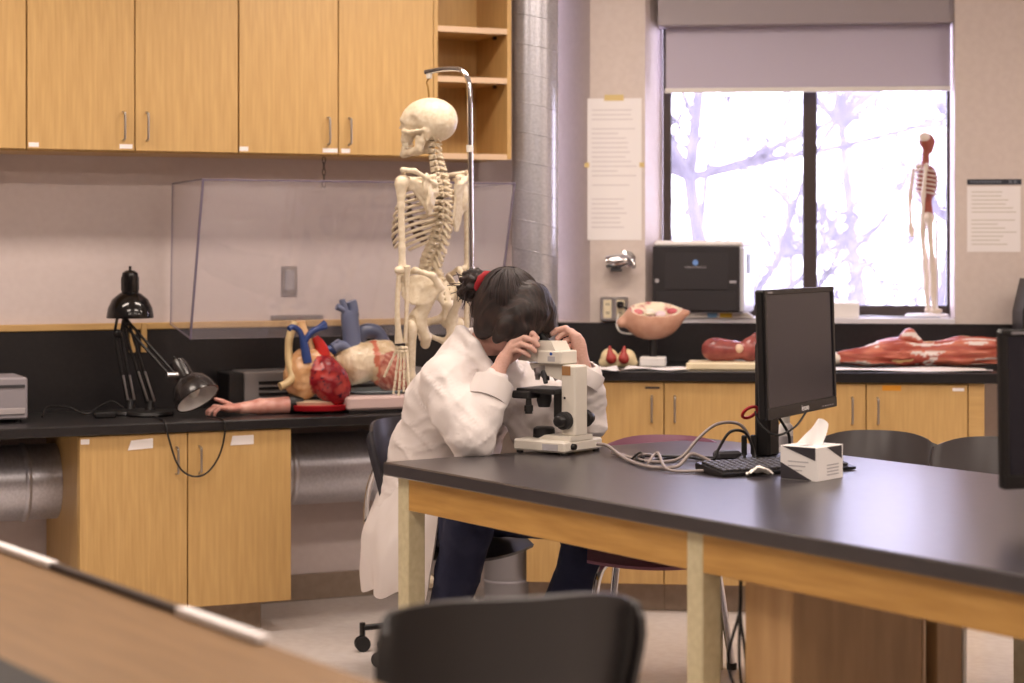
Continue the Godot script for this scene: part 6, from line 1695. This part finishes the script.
	part(MB.new().lathe([Vector2(0.052, -0.034), Vector2(0.067, -0.036), Vector2(0.068, 0.0), Vector2(0.066, 0.034), Vector2(0.057, 0.038), Vector2(0.048, 0.02), Vector2(0.048, -0.02), Vector2(0.050, -0.03)], 28, Transform3D(Basis(Quaternion(Vector3.UP, Vector3(0.0, 0.085, -0.053).normalized())), Vector3(0.325, 0.952, 0.130))), "cuff", coat_m, coat)
	part(MB.new().lathe([Vector2(0.044, -0.025), Vector2(0.054, -0.027), Vector2(0.056, 0.0), Vector2(0.054, 0.025), Vector2(0.046, 0.028), Vector2(0.042, 0.016), Vector2(0.042, -0.016), Vector2(0.044, -0.025)], 28, Transform3D(Basis(Quaternion(Vector3.UP, Vector3(0.015, 0.065, -0.03).normalized())), Vector3(0.511, 0.985, -0.132))), "cuff", coat_m, coat)
	# skirt of the coat, hanging over the seat
	for s in [1.0, -1.0]:
		var topl := [Vector3(-0.165, 0.63, -0.05), Vector3(-0.165, 0.63, 0.04), Vector3(-0.145, 0.63, 0.10), Vector3(-0.06, 0.63, 0.17), Vector3(0.08, 0.63, 0.225), Vector3(0.235, 0.612, 0.27)]
		var hem := [Vector3(-0.20, 0.36, -0.06), Vector3(-0.215, 0.335, 0.05), Vector3(-0.185, 0.30, 0.145), Vector3(-0.10, 0.285, 0.215), Vector3(0.04, 0.30, 0.285), Vector3(0.225, 0.322, 0.325)]
		if s < 0.0:  # on the far side only the back hangs down
			topl = topl.slice(0, 4)
			hem = hem.slice(0, 4)
		var tl := curve(topl, 7)
		var hl := curve(hem, 7)
		var rows := []
		for i in 22:
			var v := i / 21.0
			var row := []
			for j in tl.size():
				var a: Vector3 = tl[j]
				var b: Vector3 = hl[j]
				var p := a.lerp(b, v)
				var belly := 0.035 * sin(v * PI)
				var out := Vector3(p.x + 0.02, 0, p.z).normalized()
				p += out * (belly + 0.014 * sin(j * 0.75 + v * 1.5) * v + 0.010 * fn.get_noise_3d(p.x * 2.0, p.y * 0.7, p.z * 2.0))
				p.y -= 0.012 * sin(j * 0.75 + 1.0) * v
				p.z *= s
				row.append(p)
			rows.append(row)
		part(MB.new().sheet(rows, 0.006), "coat_skirt", coat_m, coat)
	# --- shirt, jeans, shoes
	var sf := Field.new(Vector3(0.05, 0.7, -0.12), Vector3(0.36, 1.08, 0.12), 0.01)
	sf.chain([Vector3(0.13, 0.78, 0), Vector3(0.18, 0.92, 0), Vector3(0.20, 1.02, 0)], [0.08, 0.085, 0.058], 0.02)
	part(sf.mesh(MB.new()), "shirt", mat(rgb(24, 22, 26), 0.8), t)
	var jf := Field.new(Vector3(-0.16, 0.03, -0.34), Vector3(0.62, 0.68, 0.40), 0.0125)
	jf.cap(Vector3(0.0, 0.545, -0.07), Vector3(0.0, 0.545, 0.07), 0.105, 0.105, 0.03)
	jf.chain([Vector3(0.03, 0.535, 0.09), Vector3(0.34, 0.535, 0.265)], [0.09, 0.076], 0.03)
	jf.chain([Vector3(0.34, 0.53, 0.265), Vector3(0.30, 0.40, 0.26), Vector3(0.19, 0.11, 0.235)], [0.076, 0.070, 0.055], 0.02)
	jf.chain([Vector3(0.04, 0.535, -0.085), Vector3(0.475, 0.53, -0.21)], [0.09, 0.076], 0.03)
	jf.chain([Vector3(0.475, 0.525, -0.21), Vector3(0.45, 0.40, -0.205), Vector3(0.32, 0.11, -0.185)], [0.08, 0.075, 0.06], 0.02)
	jf.bump(func(p: Vector3) -> float: return 0.010 * (absf(fn.get_noise_3d(p.x * 1.5, p.y * 1.6, p.z * 1.5)) - 0.2), 0.04)
	part(jf.mesh(MB.new()), "jeans", tex_mat(noise_tex(62, 0.15, rgb(24, 28, 54), rgb(42, 48, 82), 3), Vector3(9, 9, 9), 0.85), t)
	for q in [[0.19, 0.235], [0.31, -0.185]]:
		var hf2 := Field.new(Vector3(q[0] - 0.1, -0.01, q[1] - 0.08), Vector3(q[0] + 0.22, 0.14, q[1] + 0.08), 0.008)
		hf2.chain([Vector3(q[0] - 0.02, 0.042, q[1]), Vector3(q[0] + 0.08, 0.042, q[1]), Vector3(q[0] + 0.16, 0.034, q[1])], [0.042, 0.042, 0.034], 0.015)
		hf2.cap(Vector3(q[0], 0.05, q[1]), Vector3(q[0], 0.11, q[1]), 0.045, 0.042, 0.01)
		part(hf2.mesh(MB.new()), "shoe", mat(rgb(26, 24, 25), 0.5), t)

func _ready() -> void:
	make_materials()
	camera_and_light()
	room()
	left_bench()
	right_bench()
	outside()
	big_table()
	chairs()
	student()
	skeleton()
	wall_things()
	left_things()
	right_things()
	table_things()
	foreground()
